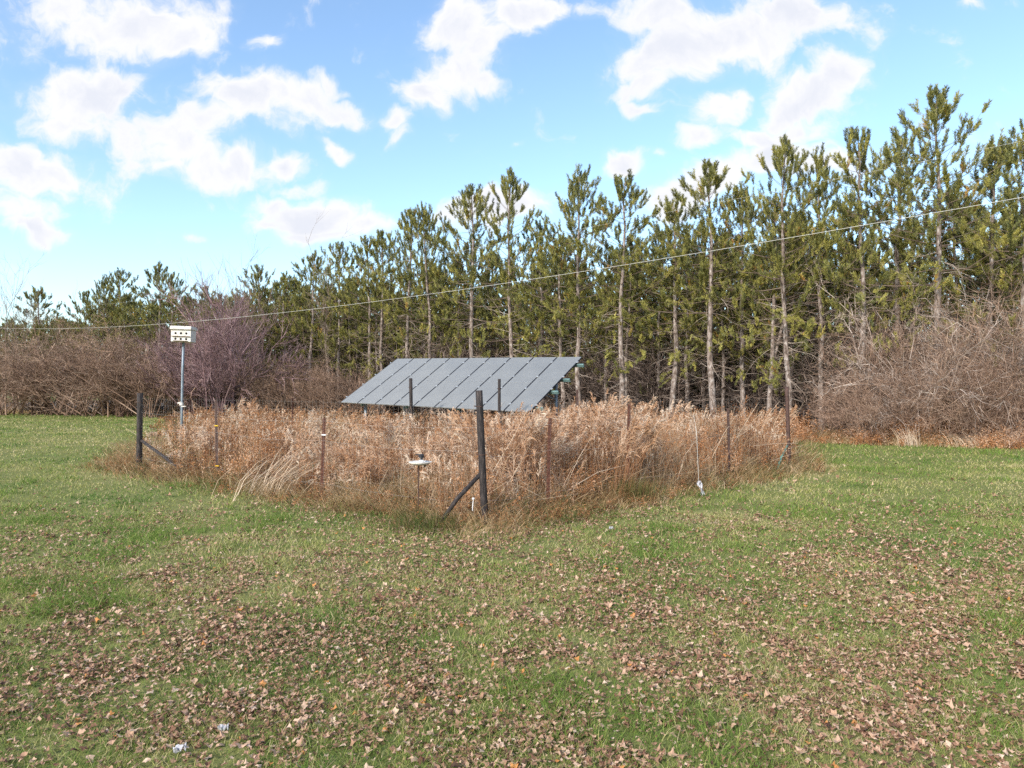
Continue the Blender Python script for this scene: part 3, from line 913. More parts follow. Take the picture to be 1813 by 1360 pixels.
# ---- shrubs
LV = [(6, .55, .5, .75), (6, .5, .5, .75), (5, .55, .6, .8)]
SHR = [shrub_mesh(300 + i, 4.2, sp, ns, M[mt], LV, up, 1.0, tn, .0036) for i, (sp, ns, up, tn, mt) in enumerate([(1.05, 22, -.01, .62, 'warm_twig'), (.95, 20, .04, .60, 'warm_twig'), (1.15, 24, -.04, .72, 'twig'), (.8, 20, .07, .50, 'warm_twig'), (.9, 16, .05, .60, 'warm_twig'), (1.1, 18, .0, .68, 'warm_twig')])]
PUR = shrub_mesh(320, 7.0, .75, 24, M['purple_twig'], [(7, .5, .55, .6), (7, .5, .55, .6), (4, .6, .6, .6)], .08, 1.6, .55, .0065)


def shrub(px_, d, h, k, label, group, wide=1.0, name='shrub', me=None, cat='shrub'):
    x = px(px_, d)
    o = link(name, me or SHR[k])
    o.location = (x, d, gz(x, d))
    ref = 4.2 if me is None else 7.0
    o.rotation_euler = (0, 0, random.uniform(0, 2 * PI))
    o.scale = (h / ref * wide, h / ref * wide, h / ref)
    return tag(o, label, cat, group)


GS = 'bare shrubs of the thicket beside the pines'
for a in [(1548, 28.8, 4.0, 4, 'grey lilac bare shrub at the near end of the right thicket', GS, .62),
          (1575, 29.6, 4.9, 0, 'tall grey brown bare shrub under the thicket pine, pale twig tips', GS, .8),
          (1632, 28.6, 5.2, 2, 'domed pinkish bare shrub, tallest of the right thicket', GS, .85),
          (1690, 28.2, 4.6, 5, 'broad rusty pink bare shrub below the tallest looking pine', GS, .9),
          (1745, 27.3, 4.9, 4, 'tangled grey brown bare shrub near the photo border', GS, .85),
          (1808, 26.8, 5.1, 5, 'bare shrub cut off by the right photo border', GS, .9),
          (1478, 29.4, 2.3, 3, 'low reddish shrub between the corner post and the thicket', GS, .9),
          (1535, 27.2, 2.4, 1, 'low rusty bush at the foot of the grey lilac shrub', GS, 1.0),
          (1605, 27.2, 2.7, 4, 'low brown twiggy bush in front of the domed pinkish shrub', GS, 1.0),
          (1665, 26.7, 2.5, 5, 'low dark bush behind the bleached upright tuft', GS, 1.0),
          (1722, 26.2, 2.8, 3, 'low dark bush behind the bleached sprawling tuft', GS, 1.0),
          (1785, 25.8, 2.5, 0, 'low pale bush in the last gap before the photo border', GS, 1.0)]:
    shrub(*a)
GL = 'brown thicket at the far side of the lawn'
for a in [(12, 57, 6.4, 5, 'dark brown bare bush at the far left photo border', GL, 1.25),
          (62, 57, 5.2, 3, 'dark bare bush below the small lone pine', GL, 1.3),
          (118, 56, 6.6, 1, 'rosy brown domed bush beyond the open lawn', GL, 1.3),
          (168, 55, 5.9, 5, 'rosy brown bush next to the wooden left corner post', GL, 1.3),
          (222, 54, 5.0, 3, 'tan brown bush showing between corner post and birdhouse', GL, 1.3),
          (272, 52, 6.0, 0, 'pale twigged bush just behind the birdhouse pole', GL, 1.2),
          (470, 49, 3.7, 3, 'dark brown understory bush below the spire topped pine', GL, 1.3),
          (520, 48, 3.6, 1, 'brown understory bush with reddish leaves behind the weeds', GL, 1.3),
          (570, 46.5, 3.5, 3, 'dim brown bush behind the low corner of solar array', GL, 1.3),
          (630, 45, 3.2, 0, 'grey bare bush touching the left edge of the solar array', GL, 1.1),
          (90, 60, 5.5, 1, 'dim bush set deeper between lone pine and rosy bush', GL, 1.4),
          (200, 58, 5.5, 3, 'dim bush set deeper under the dark bushy pine', GL, 1.4),
          (330, 55, 4.6, 1, 'dim bush set deeper behind the purple twigged tree', GL, 1.4)]:
    shrub(*a)
shrub(392, 48, 8.7, 0, 'purple red bare tree with a rounded crown of fine twigs', None, .88, 'bare_tree', PUR, 'tree')
shrub(345, 52, 6.4, 0, 'lower mauve bare tree half behind the birdhouse pole', None, .8, 'bare_tree', PUR, 'tree')
# dim undergrowth between the trunks
UND = [shrub_mesh(340 + i, 4.2, .7, 20, M['twig'], [(6, .55, .6, .7), (6, .55, .6, .7)], .05, 1.0, .36, .008) for i in range(2)]
for i in range(105):
    x = random.uniform(-34, 34); y = float(edge_y(x)) + random.uniform(2.5, 24)
    o = link('undergrowth_bush', UND[i % 2]); s = random.uniform(.7, 1.45)
    o.location = (x, y, gz(x, y)); o.rotation_euler = (0, 0, random.uniform(0, 6.28)); o.scale = (s * 1.2, s * 1.2, s)
    tag(o, 'dim leafless bush in the shade between pine trunks', 'shrub', 'undergrowth between the pine trunks')


# bare saplings against the sky
def sapling(seed, H, r):
    rng = np.random.default_rng(seed)
    p0, p1, r0, r1, lv = branchy(rng, np.array([[0, 0, -.1], [.1, .05, -.1]]), np.array([[0, .02, 1.0], [.14, 0, 1.0]]), np.array([H * .8, H * .66]), np.array([r, r * .8]), [(9, .38, .45, .5), (5, .5, .5, .5), (3, .6, .6, .5)], .10, .16)
    mb = MB()
    tubes(mb, p0, p1, r0, r1, np.clip(.55 + rng.normal(0, .15, len(p0)), 0, 1), 4)
    return mb.mesh('sapling', M['twig'])


SP = [sapling(i, 10, .036) for i in (1, 2, 3)]
for (a, d, top, k, lab) in [(38, 62, 492, 0, 'thin bare sapling between lone pine and the photo border'),
                            (10, 60, 480, 1, 'pale bare sapling at the very edge of the photo'),
                            (122, 63, 520, 2, 'wispy bare sapling in the sky gap past the lone pine'),
                            (424, 55, 466, 1, 'wispy bare tree rising above the purple twigged crown'),
                            (478, 55, 474, 2, 'wispy bare tree behind the slim spire topped pine'),
                            (588, 50, 450, 0, 'bare twiggy tree beside the thin open topped pine')]:
    o = link('bare_tree', SP[k]); x = px(a, d); o.location = (x, d, gz(x, d))
    s = float(pz(top, d)) / 10; o.scale = (s, s, s); o.rotation_euler = (0, 0, random.uniform(0, 6))
    tag(o, lab, 'tree', 'bare saplings at the wood edge')


# ------------------------------------------------------------------ solar array
sa = empty('solar_array', (-2.1195, 25.2706, 2.3708), 'tilted ground mounted solar array of eighteen grey panels behind the weeds', 'solar array')
ROT = Matrix.Rotation(-.67762, 3, 'Z') @ Matrix.Rotation(.021077, 3, 'Y') @ Matrix.Rotation(.55702, 3, 'X')
sa.rotation_euler = ROT.to_euler()
NC, W, S = 9, 9.2, 3.36
cw, ch = W / NC, S / 2
pan, frm = MB(), MB()
pw, ph = cw - .034, ch - .026
box(pan, (0, 0, 0), (pw - .024, ph - .024, .030))
for s in (-1, 1):
    box(frm, (s * (pw - .012) / 2, 0, -.001), (.012, ph, .038))
    box(frm, (0, s * (ph - .012) / 2, .0005), (pw - .024, .012, .037))
pme, fme = pan.mesh('solar_panel', M['glass']), frm.mesh('panel_frame', M['darkgap'])
fme2 = None
# cross-slope frame bars: pale aluminium paints in the sky they catch; down-slope bars dark
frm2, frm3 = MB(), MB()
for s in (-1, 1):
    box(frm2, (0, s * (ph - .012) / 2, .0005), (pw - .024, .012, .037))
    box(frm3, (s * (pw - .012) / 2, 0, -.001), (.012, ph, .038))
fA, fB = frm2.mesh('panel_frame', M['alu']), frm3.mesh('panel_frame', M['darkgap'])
for i in range(NC):
    for j in range(2):
        o = link('solar_panel', pme, sa)
        o.location = (-W / 2 + cw * (i + .5), -S / 2 + ch * (j + .5), .03)
        link('frame', fA, o); link('frame', fB, o)
seam = MB()
for i in range(1, NC):
    box(seam, (-W / 2 + cw * i, 0, .012), (.030, S - .02, .02))
seam.build('seam_strip', M['darkgap'], sa)
RY = (-S / 2 + ch * .22, -S / 2 + ch * .78, S / 2 - ch * .78, S / 2 - ch * .22)
clm = MB(); box(clm, (0, 0, 0), (.075, .06, .02), bevel=.004); clme = clm.mesh('clamp', M['alu'])
for y in RY:
    r_ = MB(); box(r_, (0.06, y, -.075), (W + .34, .055, .11), bevel=.006)
    r_.build('rail', M['rail'], sa)
    for i in range(NC + 1):
        o = link('clamp', clme, sa); o.location = (-W / 2 + cw * i + (-.01 if i == 0 else .01 if i == NC else 0), y, .056)
inv = ROT.inverted(); org = Vector((-2.1195, 25.2706, 2.3708))
for k in range(4):
    xx = -W / 2 + W * (.09 + .273 * k)
    g = MB(); box(g, (xx, 0, -.20), (.07, S * .86, .13), bevel=.008)
    g.build('girder', M['rail'], sa)
    for yy in (-S * .36, S * .33):
        top = org + ROT @ Vector((xx, yy, -.26))
        bot = Vector((top.x, top.y, -.1))
        lg = MB(); pipe(lg, [inv @ (bot - org), inv @ (top - org)], .055, 12)
        lg.build('leg', M['galv'], sa, True)
    a_ = org + ROT @ Vector((xx, S * .33, -.27)); a_.z -= .9 if a_.z > 2.2 else .5
    st = MB(); pipe(st, [inv @ (a_ - org), Vector((xx, -S * .02, -.27))], .022, 8)
    st.build('strut', M['galv'], sa, True)


# ------------------------------------------------------------------ fence posts
def wooden_post(x, d, top, r, label, lean=(0, 0), brace=None, bmat='wood', mat='wood', group=None, insulator=False):
    t = empty('fence_post', (x, d, gz(x, d)), label, 'fence post', group)
    pm = MB()
    zs = np.linspace(-.2, top, 9)
    pts = [(lean[0] * (top - z), lean[1] * (top - z), z) for z in zs]
    pipe(pm, pts, [r * random.uniform(.96, 1.04) for _ in zs], 14)
    pm.build('shaft', M[mat], t, True)
    bands = MB()
    for z in (top * .88, top * .52):
        cx, cy = lean[0] * (top - z), lean[1] * (top - z)
        pipe(bands, [(cx, cy, z - .006), (cx, cy, z + .006)], r * 1.06, 14)
        pipe(bands, [(cx - r * .8, cy - r * .3, z), (cx - r * 1.5, cy - r * .5, z + .01)], .009, 6)
    bands.build('wire_band', M['darksteel'], t)
    if brace:
        (bz, bx, by), br = brace
        bm = MB()
        pipe(bm, [(lean[0] * (top - bz) - r * .5 * np.sign(-bx), lean[1] * (top - bz), bz), (bx * .5, by * .5, bz * .5 + .01), (bx, by, -.08)], [br * .95, br, br], 10)
        bm.build('brace', M[bmat], t, True)
    if insulator:
        im = MB()
        pipe(im, [(-.10, -.05, .22), (-.095, -.06, .32), (-.085, -.07, .40)], [.007, .008, .006], 6)
        lathe(im, [(.0, -.018), (.018, -.012), (.022, .0), (.016, .014), (.0, .018)], 10, (-.085, -.07, .415))
        im.build('insulator', M['plastic'], t)
    return t


wooden_post(px(848, 11.1), 11.1, 2.12, .058, 'thick dark wooden corner post nearest the viewer with a slanting brace', (.044, 0), ((.80, px(770, 10.95) - px(848, 11.1), -.15), .036), insulator=True)
wooden_post(px(248, 18.6), 18.6, 2.03, .074, 'black wooden corner post beside the open lawn with a slanting brace', (-.012, 0), ((.78, px(335, 17.4) - px(248, 18.6), -1.2), .04))
wooden_post(px(1393, 18.6), 18.6, 2.17, .05, 'tall thin dark corner post with a teal painted brace', (.03, 0), ((.62, px(1374, 18.1) - px(1393, 18.6), -.5), .028), bmat='teal', mat='darksteel')
wooden_post(px(727, 22.6), 22.6, 2.45, .055, 'dark wooden post standing before the middle of the solar panels', (.02, 0))
wooden_post(px(884, 20.6), 20.6, 2.42, .045, 'dark wooden post before the solar panels, beside the thick corner post', (.0, 0))


def t_post(x, d, top, mat, label, lean=(0, 0), clips=(), cmat='yellow', group='steel T posts of the plot fence'):
    t = empty('steel_post', (x, d, gz(x, d)), label, 'fence post', group)
    sh = np.array([[1, 0, lean[0]], [0, 1, lean[1]], [0, 0, 1]])
    pm = MB()
    box(pm, (0, 0, top / 2 - .1), (.062, .008, top + .2), bevel=.001)
    box(pm, (0, .0190, top / 2 - .1), (.007, .031, top + .198), bevel=.001)
    for q in range(int(top / .055)):
        box(pm, (0, -.007, .06 + q * .055), (.012, .008, .016))
    for k in range(len(pm.v)):
        z = pm.v[k][:, 2:3] - top
        pm.v[k] = pm.v[k] - np.concatenate([z * lean[0], z * lean[1], z * 0], 1)
    pm.build('shaft', M[mat], t)
    for z in clips:
        c = MB()
        ox, oy = -lean[0] * (z - top), -lean[1] * (z - top)
        box(c, (ox + .008, oy - .012, z), (.085, .03, .028), bevel=.006)
        pipe(c, [(ox + .035, oy - .02, z), (ox + .05, oy - .05, z - .004)], [.013, .010], 8)
        c.build('insulator', M[cmat], t)
    return t


t_post(px(382, 16.2), 16.2, pz(706, 16.2), 'darksteel', 'dark steel post carrying two yellow insulators', (.02, 0), (pz(752, 16.2), pz(823, 16.2)))
t_post(px(574, 13.5), 13.5, pz(738, 13.5), 'rust', 'thin rusty steel post with one white insulator near its top', (-.035, 0), (pz(768, 13.5),), 'plastic')
t_post(px(974, 12.2), 12.2, pz(738, 12.2), 'rust', 'rusty steel post right of the thick corner post', (-.03, 0))
t_post(px(1114, 13.8), 13.8, pz(716, 13.8), 'rust', 'bright rust red steel post wrapped by leaning orange grass', (-.02, 0))
t_post(px(1289, 16.6), 16.6, pz(722, 16.6), 'darksteel', 'dark brown steel post next to the teal braced corner post', (.02, 0))
t_post(px(518, 25.5), 25.5, pz(704, 25.5), 'rust', 'short far rusty post poking out between weeds and purple tree', (0, 0))
t_post(px(1022, 20.0), 20.0, pz(690, 20.0), 'darksteel', 'thin far steel post by the low right corner of solar array', (0, 0))

# wires and netting between the posts
def fence_run(name, label, pts, heights, net_h, wr=.0014):
    t = empty(name, (pts[0][0], pts[0][1], 0), label, 'wire fence', 'wire runs of the plot fence')
    P = [np.array([p[0] - pts[0][0], p[1] - pts[0][1], 0.0]) for p in pts]
    for h in heights:
        s = MB()
        line = []
        for a in range(len(P) - 1):
            L = np.linalg.norm(P[a + 1] - P[a])
            for tt in np.linspace(0, 1, 7)[:-1]:
                line.append(P[a] + (P[a + 1] - P[a]) * tt + np.array([0, 0, h - .05 * math.sin(PI * tt)]))
        line.append(P[-1] + np.array([0, 0, h]))
        pipe(s, line, wr, 5)
        s.build('wire_strand', M['wire'], t)
    nm = MB()
    v0, v1 = [], []
    for a in range(len(P) - 1):
        L = np.linalg.norm(P[a + 1] - P[a]); k = int(L / .12)
        for q in range(k):
            b = P[a] + (P[a + 1] - P[a]) * (q / k)
            v0.append(b + np.array([0, 0, .05])); v1.append(b + np.array([0, 0, net_h]))
        for z in np.arange(.1, net_h + .01, .16):
            v0.append(P[a] + np.array([0, 0, z])); v1.append(P[a + 1] + np.array([0, 0, z]))
    tubes(nm, np.array(v0), np.array(v1), .00045, .00045, .5, 3)
    nm.build('netting', M['wire'], t)


fence_run('wire_fence', 'thin wire run from the thick corner post to the black corner post', [(px(848, 11.1), 11.1), (px(574, 13.5), 13.45), (px(382, 16.2), 16.15), (px(248, 18.6), 18.6)], (.30, 1.12, 1.50), 1.9)
fence_run('wire_fence', 'thin wire run from the thick corner post to the teal braced post', [(px(848, 11.1), 11.1), (px(974, 12.2), 12.15), (px(1114, 13.8), 13.75), (px(1289, 16.6), 16.55), (px(1393, 18.6), 18.6)], (.34, 1.05, 1.5), 1.9)

# white dish on a stake
d = 11.7
t = empty('dish_stake', (px(741, d), d, gz(px(741, d), d)), 'rusty stake topped by a white dish with black fitting inside the fence', 'stake')
m_ = MB()
zt = float(pz(818, d))
for k in range(12):
    a, b = zt * k / 12, zt * (k + 1) / 12
    pipe(m_, [(0, 0, a - (.1 if k == 0 else 0)), (0, 0, b)], .012 if k % 2 else .0105, 8)
m_.build('stake', M['darksteel'], t)
m_ = MB()
lathe(m_, [(.02, zt - .035), (.10, zt - .03), (.165, zt - .005), (.195, zt + .022), (.19, zt + .026), (.15, zt + .012), (.0, zt + .006)], 28, (.03, 0, 0))
m_.build('dish', M['white'], t, True)
m_ = MB()
lathe(m_, [(0, zt + .0), (.033, zt + .004), (.033, zt + .05), (.026, zt + .055), (0, zt + .055)], 14, (.05, 0, 0))
m_.build('collar', M['plastic'], t, True)
m_ = MB()
lathe(m_, [(0, zt + .05), (.018, zt + .055), (.022, zt + .085), (.042, zt + .095), (.046, zt + .135), (.03, zt + .15), (0, zt + .152)], 12, (.05, 0, 0))
box(m_, (.01, -.01, zt + .142), (.11, .03, .018), bevel=.004)
box(m_, (.02, -.01, zt + .115), (.05, .04, .014), bevel=.004)
m_.build('fitting', M['black'], t)
m_ = MB()
pipe(m_, [(.10, 0, zt - .06), (.12, 0, zt - .01)], [.018, .022], 8)
m_.build('bracket', M['black'], t)

# white cord and rag
d = 13.75
t = empty('marker_cord', (px(1238, d), d, 0), 'white cord hanging down to a white rag at the fence foot', 'cord')
m_ = MB()
z0, z1 = float(pz(852, d)), float(pz(735, d))
pipe(m_, [(px(1228, d) - px(1238, d), .0, z1), (-.055, -.01, z1 * .75 + z0 * .25), (-.03, .01, z1 * .4 + z0 * .6), (-.012, 0, z0)], [.003, .005, .005, .004], 6)
m_.build('cord', M['cable'], t)
m_ = MB()
n_ = 9
pts = []
for r_i in range(7):
    zz_ = z0 - r_i * (z0 - .02) / 6
    w_ = .036 + .014 * math.sin(r_i * 1.3)
    for c_i in range(n_):
        a_ = c_i / (n_ - 1) - .5
        pts.append((a_ * w_ * 2 + .012 * r_i + random.gauss(0, .006), .03 * math.sin(c_i * 1.6 + r_i) + random.gauss(0, .008), zz_ + random.gauss(0, .012)))
ii, jj = np.meshgrid(np.arange(n_ - 1), np.arange(6)); q = (jj * n_ + ii).ravel()
m_.add(np.array(pts), np.stack([q, q + 1, q + 1 + n_, q + n_], 1))
rag = m_.build('rag', M['rag'], t)
sm = rag.modifiers.new('thick', 'SOLIDIFY'); sm.thickness = .004

# scraps of white litter
for (a, d, lab, sz) in [(395, 4.3, 'white crumpled paper scrap among leaves near the bottom of the lawn', .03), (318, 4.05, 'torn white strip lying in leaves at the lower photo border', .034), (1082, 10.6, 'white twisted scrap at the fence foot right of the corner post', .035)]:
    m_ = MB(); n_ = 6
    pts = [((c_i / 5 - .5) * sz * 2, (r_i / 5 - .5) * sz * .8, .035 + .02 * math.sin(c_i * 1.9 + r_i) + random.gauss(0, .006)) for r_i in range(n_) for c_i in range(n_)]
    ii, jj = np.meshgrid(np.arange(n_ - 1), np.arange(n_ - 1)); q = (jj * n_ + ii).ravel()
    m_.add(np.array(pts), np.stack([q, q + 1, q + 1 + n_, q + n_], 1))
    o = tag(m_.build('litter_scrap', M['rag']), lab, 'litter'); x = px(a, d); o.location = (x, d, gz(x, d)); o.rotation_euler = (0, 0, .4)
    o.modifiers.new('thick', 'SOLIDIFY').thickness = .002

# ------------------------------------------------------------------ birdhouse on its pole
d = 22.5
bx = px(325, d)
t = empty('birdhouse', (bx, d, gz(bx, d)), 'white six hole birdhouse on a tall bluish steel pole', 'birdhouse')
zt, zb, zr = float(pz(578, d)), float(pz(604, d)), float(pz(583, d))
wd = 34 / F_PX * d
tilt = Matrix.Rotation(.03, 3, 'Y') @ Matrix.Rotation(.06, 3, 'Z')
m_ = MB()
pipe(m_, [(-.07, 0, -.2), (-.055, 0, 1.5), (-.03, 0, zb * .75), (0, 0, zb - .01)], .038, 12)
m_.build('pole', M['galv'], t, True)
m_ = MB()
pipe(m_, [(-.066, 0, float(pz(716, d))), (-.066, 0, float(pz(711, d)))], .06, 12)
box(m_, (-.13, -.02, float(pz(712, d))), (.10, .05, .05), bevel=.01)
box(m_, (.02, -.02, float(pz(718, d))), (.14, .05, .035), bevel=.01)
m_.build('pole_clamp', M['white'], t)
m_ = MB()
box(m_, (0, 0, (zr + zb) / 2), (wd, .42, zr - zb), tilt, bevel=.006)
mm = np.array(tilt)
# rotate about the house centre, not the pole foot
cen = np.array([0, 0, (zr + zb) / 2])
m_ = MB()


def hb(mb, c, s, bev=.004):
    c = np.asarray(c, float)
    box(mb, cen + mm @ c, s, tilt, bevel=bev)


hh = zr - zb
hb(m_, (0, 0, 0), (wd, .42, hh), .006)
body = m_.build('house_body', M['white'], t)
m_ = MB(); hb(m_, (0, 0, hh / 2 + .045), (wd + .05, .54, .085), .012); hb(m_, (0, -.02, hh / 2 + .10), (wd + .03, .46, .03), .01)
m_.build('roof', M['white'], t)
m_ = MB(); hb(m_, (0, -.235, -.02), (wd * .92, .05, .018)); m_.build('ledge', M['deadwood'], t)
m_ = MB(); hb(m_, (0, -.235, -hh / 2 + .02), (wd * .72, .05, .02)); m_.build('ledge', M['darksteel'], t)
for rz_ in (.075, -hh * .27):
    for cx_ in (-wd * .27, 0, wd * .27):
        m_ = MB()
        c0 = cen + mm @ np.array([cx_, -.2125, rz_]); c1 = cen + mm @ np.array([cx_, -.20, rz_])
        pipe(m_, [c0, c1], .037, 16)
        m_.build('entrance_hole', M['hole'], body)
# ------------------------------------------------------------------ cables
def cable(name, label, low, rise, rad, mat):
    pts = []
    for q in np.linspace(-.35, 1.02, 60):
        x = 13.1 - 57.1 * q; y = 18 + 42 * q
        s_ = (q + .35) / 1.37
        pts.append((x, y, low + rise * (s_ - .592) ** 2))
    m_ = MB(); pipe(m_, pts, np.linspace(rad * .9, rad * 1.25, 60), 6)
    return tag(m_.build(name, mat, None, True), label, 'cable', 'overhead cables')


cable('power_cable', 'lower white overhead cable sweeping across the pines', 6.1, 8.3, .0068, M['cable'])
cable('power_cable', 'upper thin faint overhead cable crossing the pine tops', 7.75, 6.5, .0026, M['cable'])
ux, uy = 13.1 - 57.1 * 1.025, 18 + 42 * 1.025
t = empty('utility_pole', (ux, uy, 0), 'grey utility pole at the photo border holding the overhead cables', 'utility pole')
m_ = MB(); pipe(m_, [(0, 0, -.3), (0, 0, 5), (0, 0, 9.7)], [.17, .15, .12], 12); m_.build('shaft', M['polewood'], t, True)
m_ = MB(); box(m_, (0, 0, 9.25), (1.6, .1, .12), bevel=.01); m_.build('crossarm', M['polewood'], t)

# ------------------------------------------------------------------ sky, sun, camera
SUN_AZ, SUN_EL = math.atan2(-.62, -.78), R(30)
w = bpy.data.worlds.new('World')
scene.world = w
w.use_nodes = True
nt = w.node_tree
for n in list(nt.nodes): nt.nodes.remove(n)
out = nt.nodes.new('ShaderNodeOutputWorld'); bg = nt.nodes.new('ShaderNodeBackground')
sky = nt.nodes.new('ShaderNodeTexSky'); sky.sky_type = 'NISHITA'; sky.sun_disc = False
sky.sun_elevation = SUN_EL; sky.sun_rotation = SUN_AZ
sky.air_density = 1.0; sky.dust_density = .9; sky.ozone_density = 1.0
SKY_STRENGTH = .126
bg.inputs[1].default_value = SKY_STRENGTH


def node(t, **k):
    n = nt.nodes.new(t)
    for a, b in k.items(): setattr(n, a, b)
    return n


def mth(op, a, b=None, clamp=False):
    n = node('ShaderNodeMath', operation=op); n.use_clamp = clamp
    for i_, v_ in enumerate((a, b)):
        if v_ is None: continue
        if isinstance(v_, (int, float)): n.inputs[i_].default_value = v_
        else: nt.links.new(v_, n.inputs[i_])
    return n.outputs[0]


def mrange(src, a, b, c, d, smooth=True):
    n = node('ShaderNodeMapRange'); n.interpolation_type = 'SMOOTHSTEP' if smooth else 'LINEAR'
    n.inputs[1].default_value = a; n.inputs[2].default_value = b; n.inputs[3].default_value = c; n.inputs[4].default_value = d
    nt.links.new(src, n.inputs[0])
    return n.outputs[0]


tc = node('ShaderNodeTexCoord').outputs['Generated']
sp = node('ShaderNodeSeparateXYZ'); nt.links.new(tc, sp.inputs[0])
ysafe = mth('MAXIMUM', sp.outputs[1], .15)
U = mth('DIVIDE', sp.outputs[0], ysafe); V = mth('DIVIDE', sp.outputs[2], ysafe)
cb = node('ShaderNodeCombineXYZ'); nt.links.new(U, cb.inputs[0]); nt.links.new(V, cb.inputs[1])


def wn(scale, detail, amp, vec):
    n = node('ShaderNodeTexNoise'); n.inputs['Scale'].default_value = scale; n.inputs['Detail'].default_value = detail
    nt.links.new(vec, n.inputs['Vector'])
    s = node('ShaderNodeVectorMath', operation='SUBTRACT'); s.inputs[1].default_value = (.5, .5, .5)
    nt.links.new(n.outputs['Color'], s.inputs[0])
    m_ = node('ShaderNodeVectorMath', operation='SCALE'); m_.inputs['Scale'].default_value = amp
    nt.links.new(s.outputs[0], m_.inputs[0])
    a = node('ShaderNodeVectorMath', operation='ADD'); nt.links.new(vec, a.inputs[0]); nt.links.new(m_.outputs[0], a.inputs[1])
    return a.outputs[0]


PW = wn(26, 4, .028, wn(8, 3, .085, cb.outputs[0]))
CL = [(230, 38, 160, 62, 0, 1), (120, 15, 130, 45, 0, .8), (320, 60, 60, 34, 0, .9), (40, 60, 70, 60, 0, .4),
      (145, 160, 135, 58, 8, 1), (125, 208, 95, 42, 0, .9), (215, 145, 70, 30, 10, .9),
      (295, 245, 100, 60, 0, 1), (360, 215, 110, 48, 10, 1), (430, 172, 95, 46, 8, 1), (525, 170, 95, 34, -8, .95), (605, 190, 75, 26, -12, .9), (500, 200, 140, 30, 0, .5),
      (400, 292, 130, 36, 0, .9), (280, 285, 85, 30, 0, .8), (500, 282, 42, 26, 0, 1), (585, 255, 46, 18, -45, .8), (530, 330, 60, 16, 0, .55),
      (55, 300, 125, 50, -10, 1), (40, 355, 120, 38, 0, .6), (80, 402, 75, 20, -8, .8),
      (565, 385, 125, 42, -6, 1), (495, 358, 55, 22, -10, .9), (650, 392, 75, 26, 0, .9), (585, 428, 85, 20, 0, .7), (480, 395, 50, 20, 0, .8),
      (830, 55, 85, 75, 0, 1), (905, 32, 85, 44, 10, 1), (800, 120, 60, 52, 0, .95), (758, 158, 52, 32, 10, .9), (955, 25, 70, 30, 20, .8), (860, 145, 40, 20, -20, .6),
      (702, 208, 32, 20, 0, .75), (712, 236, 26, 18, 30, .7), (468, 72, 42, 20, 5, .7), (590, 150, 60, 14, -25, .5), (330, 415, 28, 12, 0, .55), (150, 350, 80, 30, 0, .3),
      (1200, 85, 130, 55, 25, 1), (1300, 50, 170, 60, 0, 1), (1410, 25, 130, 45, 0, 1), (1150, 140, 75, 26, 20, .9), (1165, 15, 90, 36, 0, .9), (1050, 12, 70, 20, 0, .6),
      (1145, 187, 38, 16, -25, .75), (1270, 180, 68, 36, 10, .95), (1425, 180, 105, 52, 22, 1), (1475, 130, 55, 48, 30, .9), (1420, 228, 100, 28, 10, .85), (1240, 240, 50, 18, 0, .6),
      (1106, 276, 46, 26, 20, .9), (1165, 266, 26, 12, 0, .55), (1255, 318, 150, 34, 20, 1), (1370, 282, 110, 32, 15, .95), (1470, 290, 100, 30, 10, .8), (1345, 250, 70, 24, 0, .8),
      (880, 368, 105, 32, 8, 1), (945, 355, 40, 16, 0, .7), (1200, 350, 120, 30, 10, .6), (1720, 12, 28, 12, 0, .6), (918, 244, 22, 10, 20, .45), (20, 470, 60, 14, 0, .5), (1540, 60, 60, 60, 0, .35)]
fld = None
for (cx_, cy_, rx_, ry_, an_, wt_) in CL:
    mp = node('ShaderNodeMapping', vector_type='TEXTURE')
    mp.inputs['Location'].default_value = ((cx_ - 906.5) / F_PX, (HOR - cy_) / F_PX, 0)
    mp.inputs['Rotation'].default_value = (0, 0, R(an_))
    mp.inputs['Scale'].default_value = (rx_ * 1.34 / F_PX, ry_ * 1.4 / F_PX, 1)
    nt.links.new(PW, mp.inputs[0])
    fl = node('ShaderNodeVectorMath', operation='MULTIPLY'); fl.inputs[1].default_value = (1, 1, 0)
    nt.links.new(mp.outputs[0], fl.inputs[0])
    ln = node('ShaderNodeVectorMath', operation='LENGTH'); nt.links.new(fl.outputs[0], ln.inputs[0])
    g = mrange(ln.outputs['Value'], 1.15, .0, 0, wt_)
    fld = g if fld is None else mth('MAXIMUM', fld, g)
# elsewhere in the sky, the same broken cloud
nw = node('ShaderNodeTexNoise'); nw.inputs['Scale'].default_value = 3.2; nw.inputs['Detail'].default_value = 4
nt.links.new(tc, nw.inputs['Vector'])
beyond = mth('MAXIMUM', mrange(V, .60, .85, 0, 1), mth('MAXIMUM', mrange(sp.outputs[1], .6, .35, 0, 1), mrange(mth('ABSOLUTE', U), .78, 1.0, 0, 1)))
els = mth('MULTIPLY', mrange(nw.outputs['Fac'], .42, .7, 0, 1), beyond)
fld = mth('MAXIMUM', fld, els)
nf = node('ShaderNodeTexNoise'); nf.inputs['Scale'].default_value = 15; nf.inputs['Detail'].default_value = 9; nf.inputs['Roughness'].default_value = .6
nt.links.new(PW, nf.inputs['Vector'])
dens = mth('ADD', fld, mth('MULTIPLY', mth('SUBTRACT', nf.outputs['Fac'], .5), 2.0))
alpha = mrange(dens, .12, .74, 0, 1)
veil = mrange(mth('ADD', fld, mth('MULTIPLY', mth('SUBTRACT', nf.outputs['Fac'], .5), 1.1)), .0, .55, 0, .16)
alpha = mth('MAXIMUM', alpha, veil)
alpha = mth('MULTIPLY', alpha, mrange(sp.outputs[2], .0, .05, 0, 1))
nsx = node('ShaderNodeTexNoise'); nsx.inputs['Scale'].default_value = 8; nsx.inputs['Detail'].default_value = 5
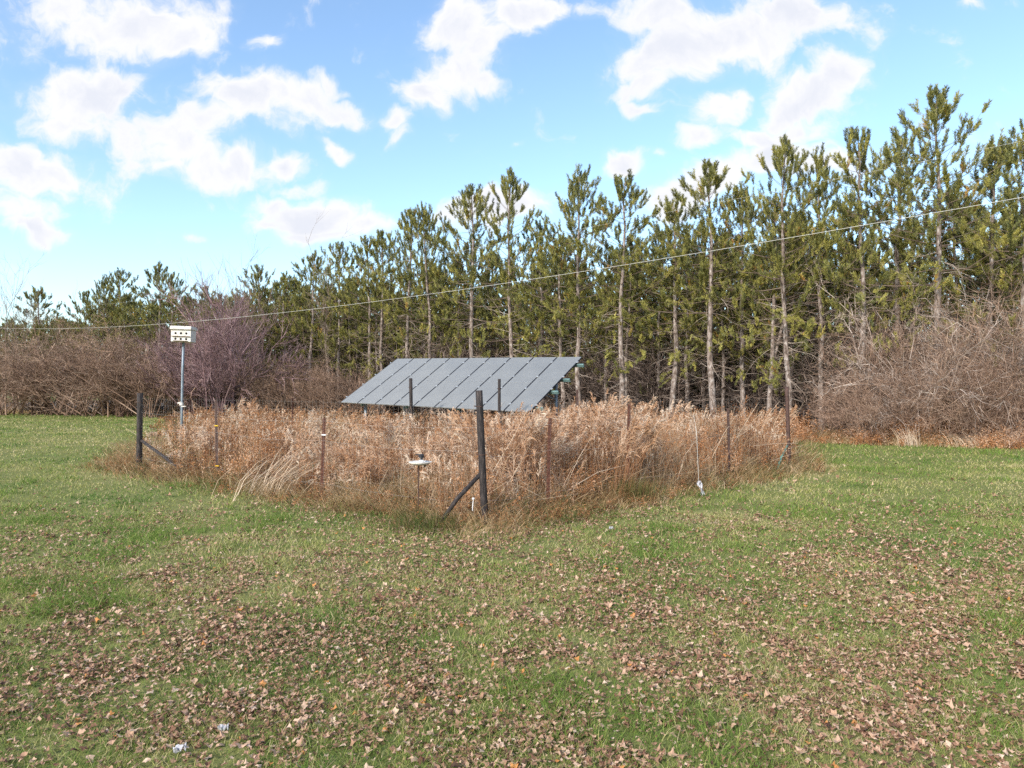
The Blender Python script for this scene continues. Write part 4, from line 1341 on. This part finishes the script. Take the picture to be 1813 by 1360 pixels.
nt.links.new(PW, nsx.inputs['Vector'])
core = mth('ADD', dens, mth('MULTIPLY', mth('SUBTRACT', nsx.outputs['Fac'], .5), .8))
shade = mrange(core, .5, 1.3, 0, 1)
cc = node('ShaderNodeMix', data_type='RGBA')
CB = .44 / SKY_STRENGTH
cc.inputs[6].default_value = (1.0 * CB, 1.0 * CB, 1.02 * CB, 1)
cc.inputs[7].default_value = (.82 * CB, .85 * CB, .94 * CB, 1)
nt.links.new(shade, cc.inputs[0])
mixc = node('ShaderNodeMix', data_type='RGBA')
tint = node('ShaderNodeMix', data_type='RGBA', blend_type='MULTIPLY'); tint.inputs[0].default_value = 1; tint.inputs[7].default_value = (.94, 1.02, 1.055, 1)
nt.links.new(sky.outputs[0], tint.inputs[6])
nt.links.new(alpha, mixc.inputs[0]); nt.links.new(tint.outputs[2], mixc.inputs[6]); nt.links.new(cc.outputs[2], mixc.inputs[7])
nt.links.new(mixc.outputs[2], bg.inputs[0])
nt.links.new(bg.outputs[0], out.inputs[0])
w.cycles.sampling_method = 'MANUAL'
w.cycles.sample_map_resolution = 512

sd = bpy.data.lights.new('Sun', 'SUN')
sd.energy = 2.3; sd.angle = R(6); sd.color = (1, .93, .84)
so = bpy.data.objects.new('Sun', sd); COL.objects.link(so)
dirv = Vector((math.sin(SUN_AZ) * math.cos(SUN_EL), math.cos(SUN_AZ) * math.cos(SUN_EL), math.sin(SUN_EL)))
so.rotation_euler = dirv.to_track_quat('Z', 'Y').to_euler()
so.location = dirv * 60

cd = bpy.data.cameras.new('Camera')
cd.sensor_width = 36; cd.lens = F_PX / 1813 * 36
cd.shift_y = (HOR - 680) / 1813
cd.clip_end = 6000; cd.clip_start = .05
co = bpy.data.objects.new('Camera', cd); COL.objects.link(co)
co.location = (0, 0, CAM_H); co.rotation_euler = (R(90), 0, 0)
scene.camera = co

scene.view_settings.view_transform = 'Standard'
scene.view_settings.look = 'None'
scene.view_settings.exposure = 1.22
scene.view_settings.gamma = 1
scene.cycles.max_bounces = 5
scene.cycles.diffuse_bounces = 3
scene.cycles.glossy_bounces = 2
scene.cycles.transmission_bounces = 3
scene.cycles.use_denoising = False
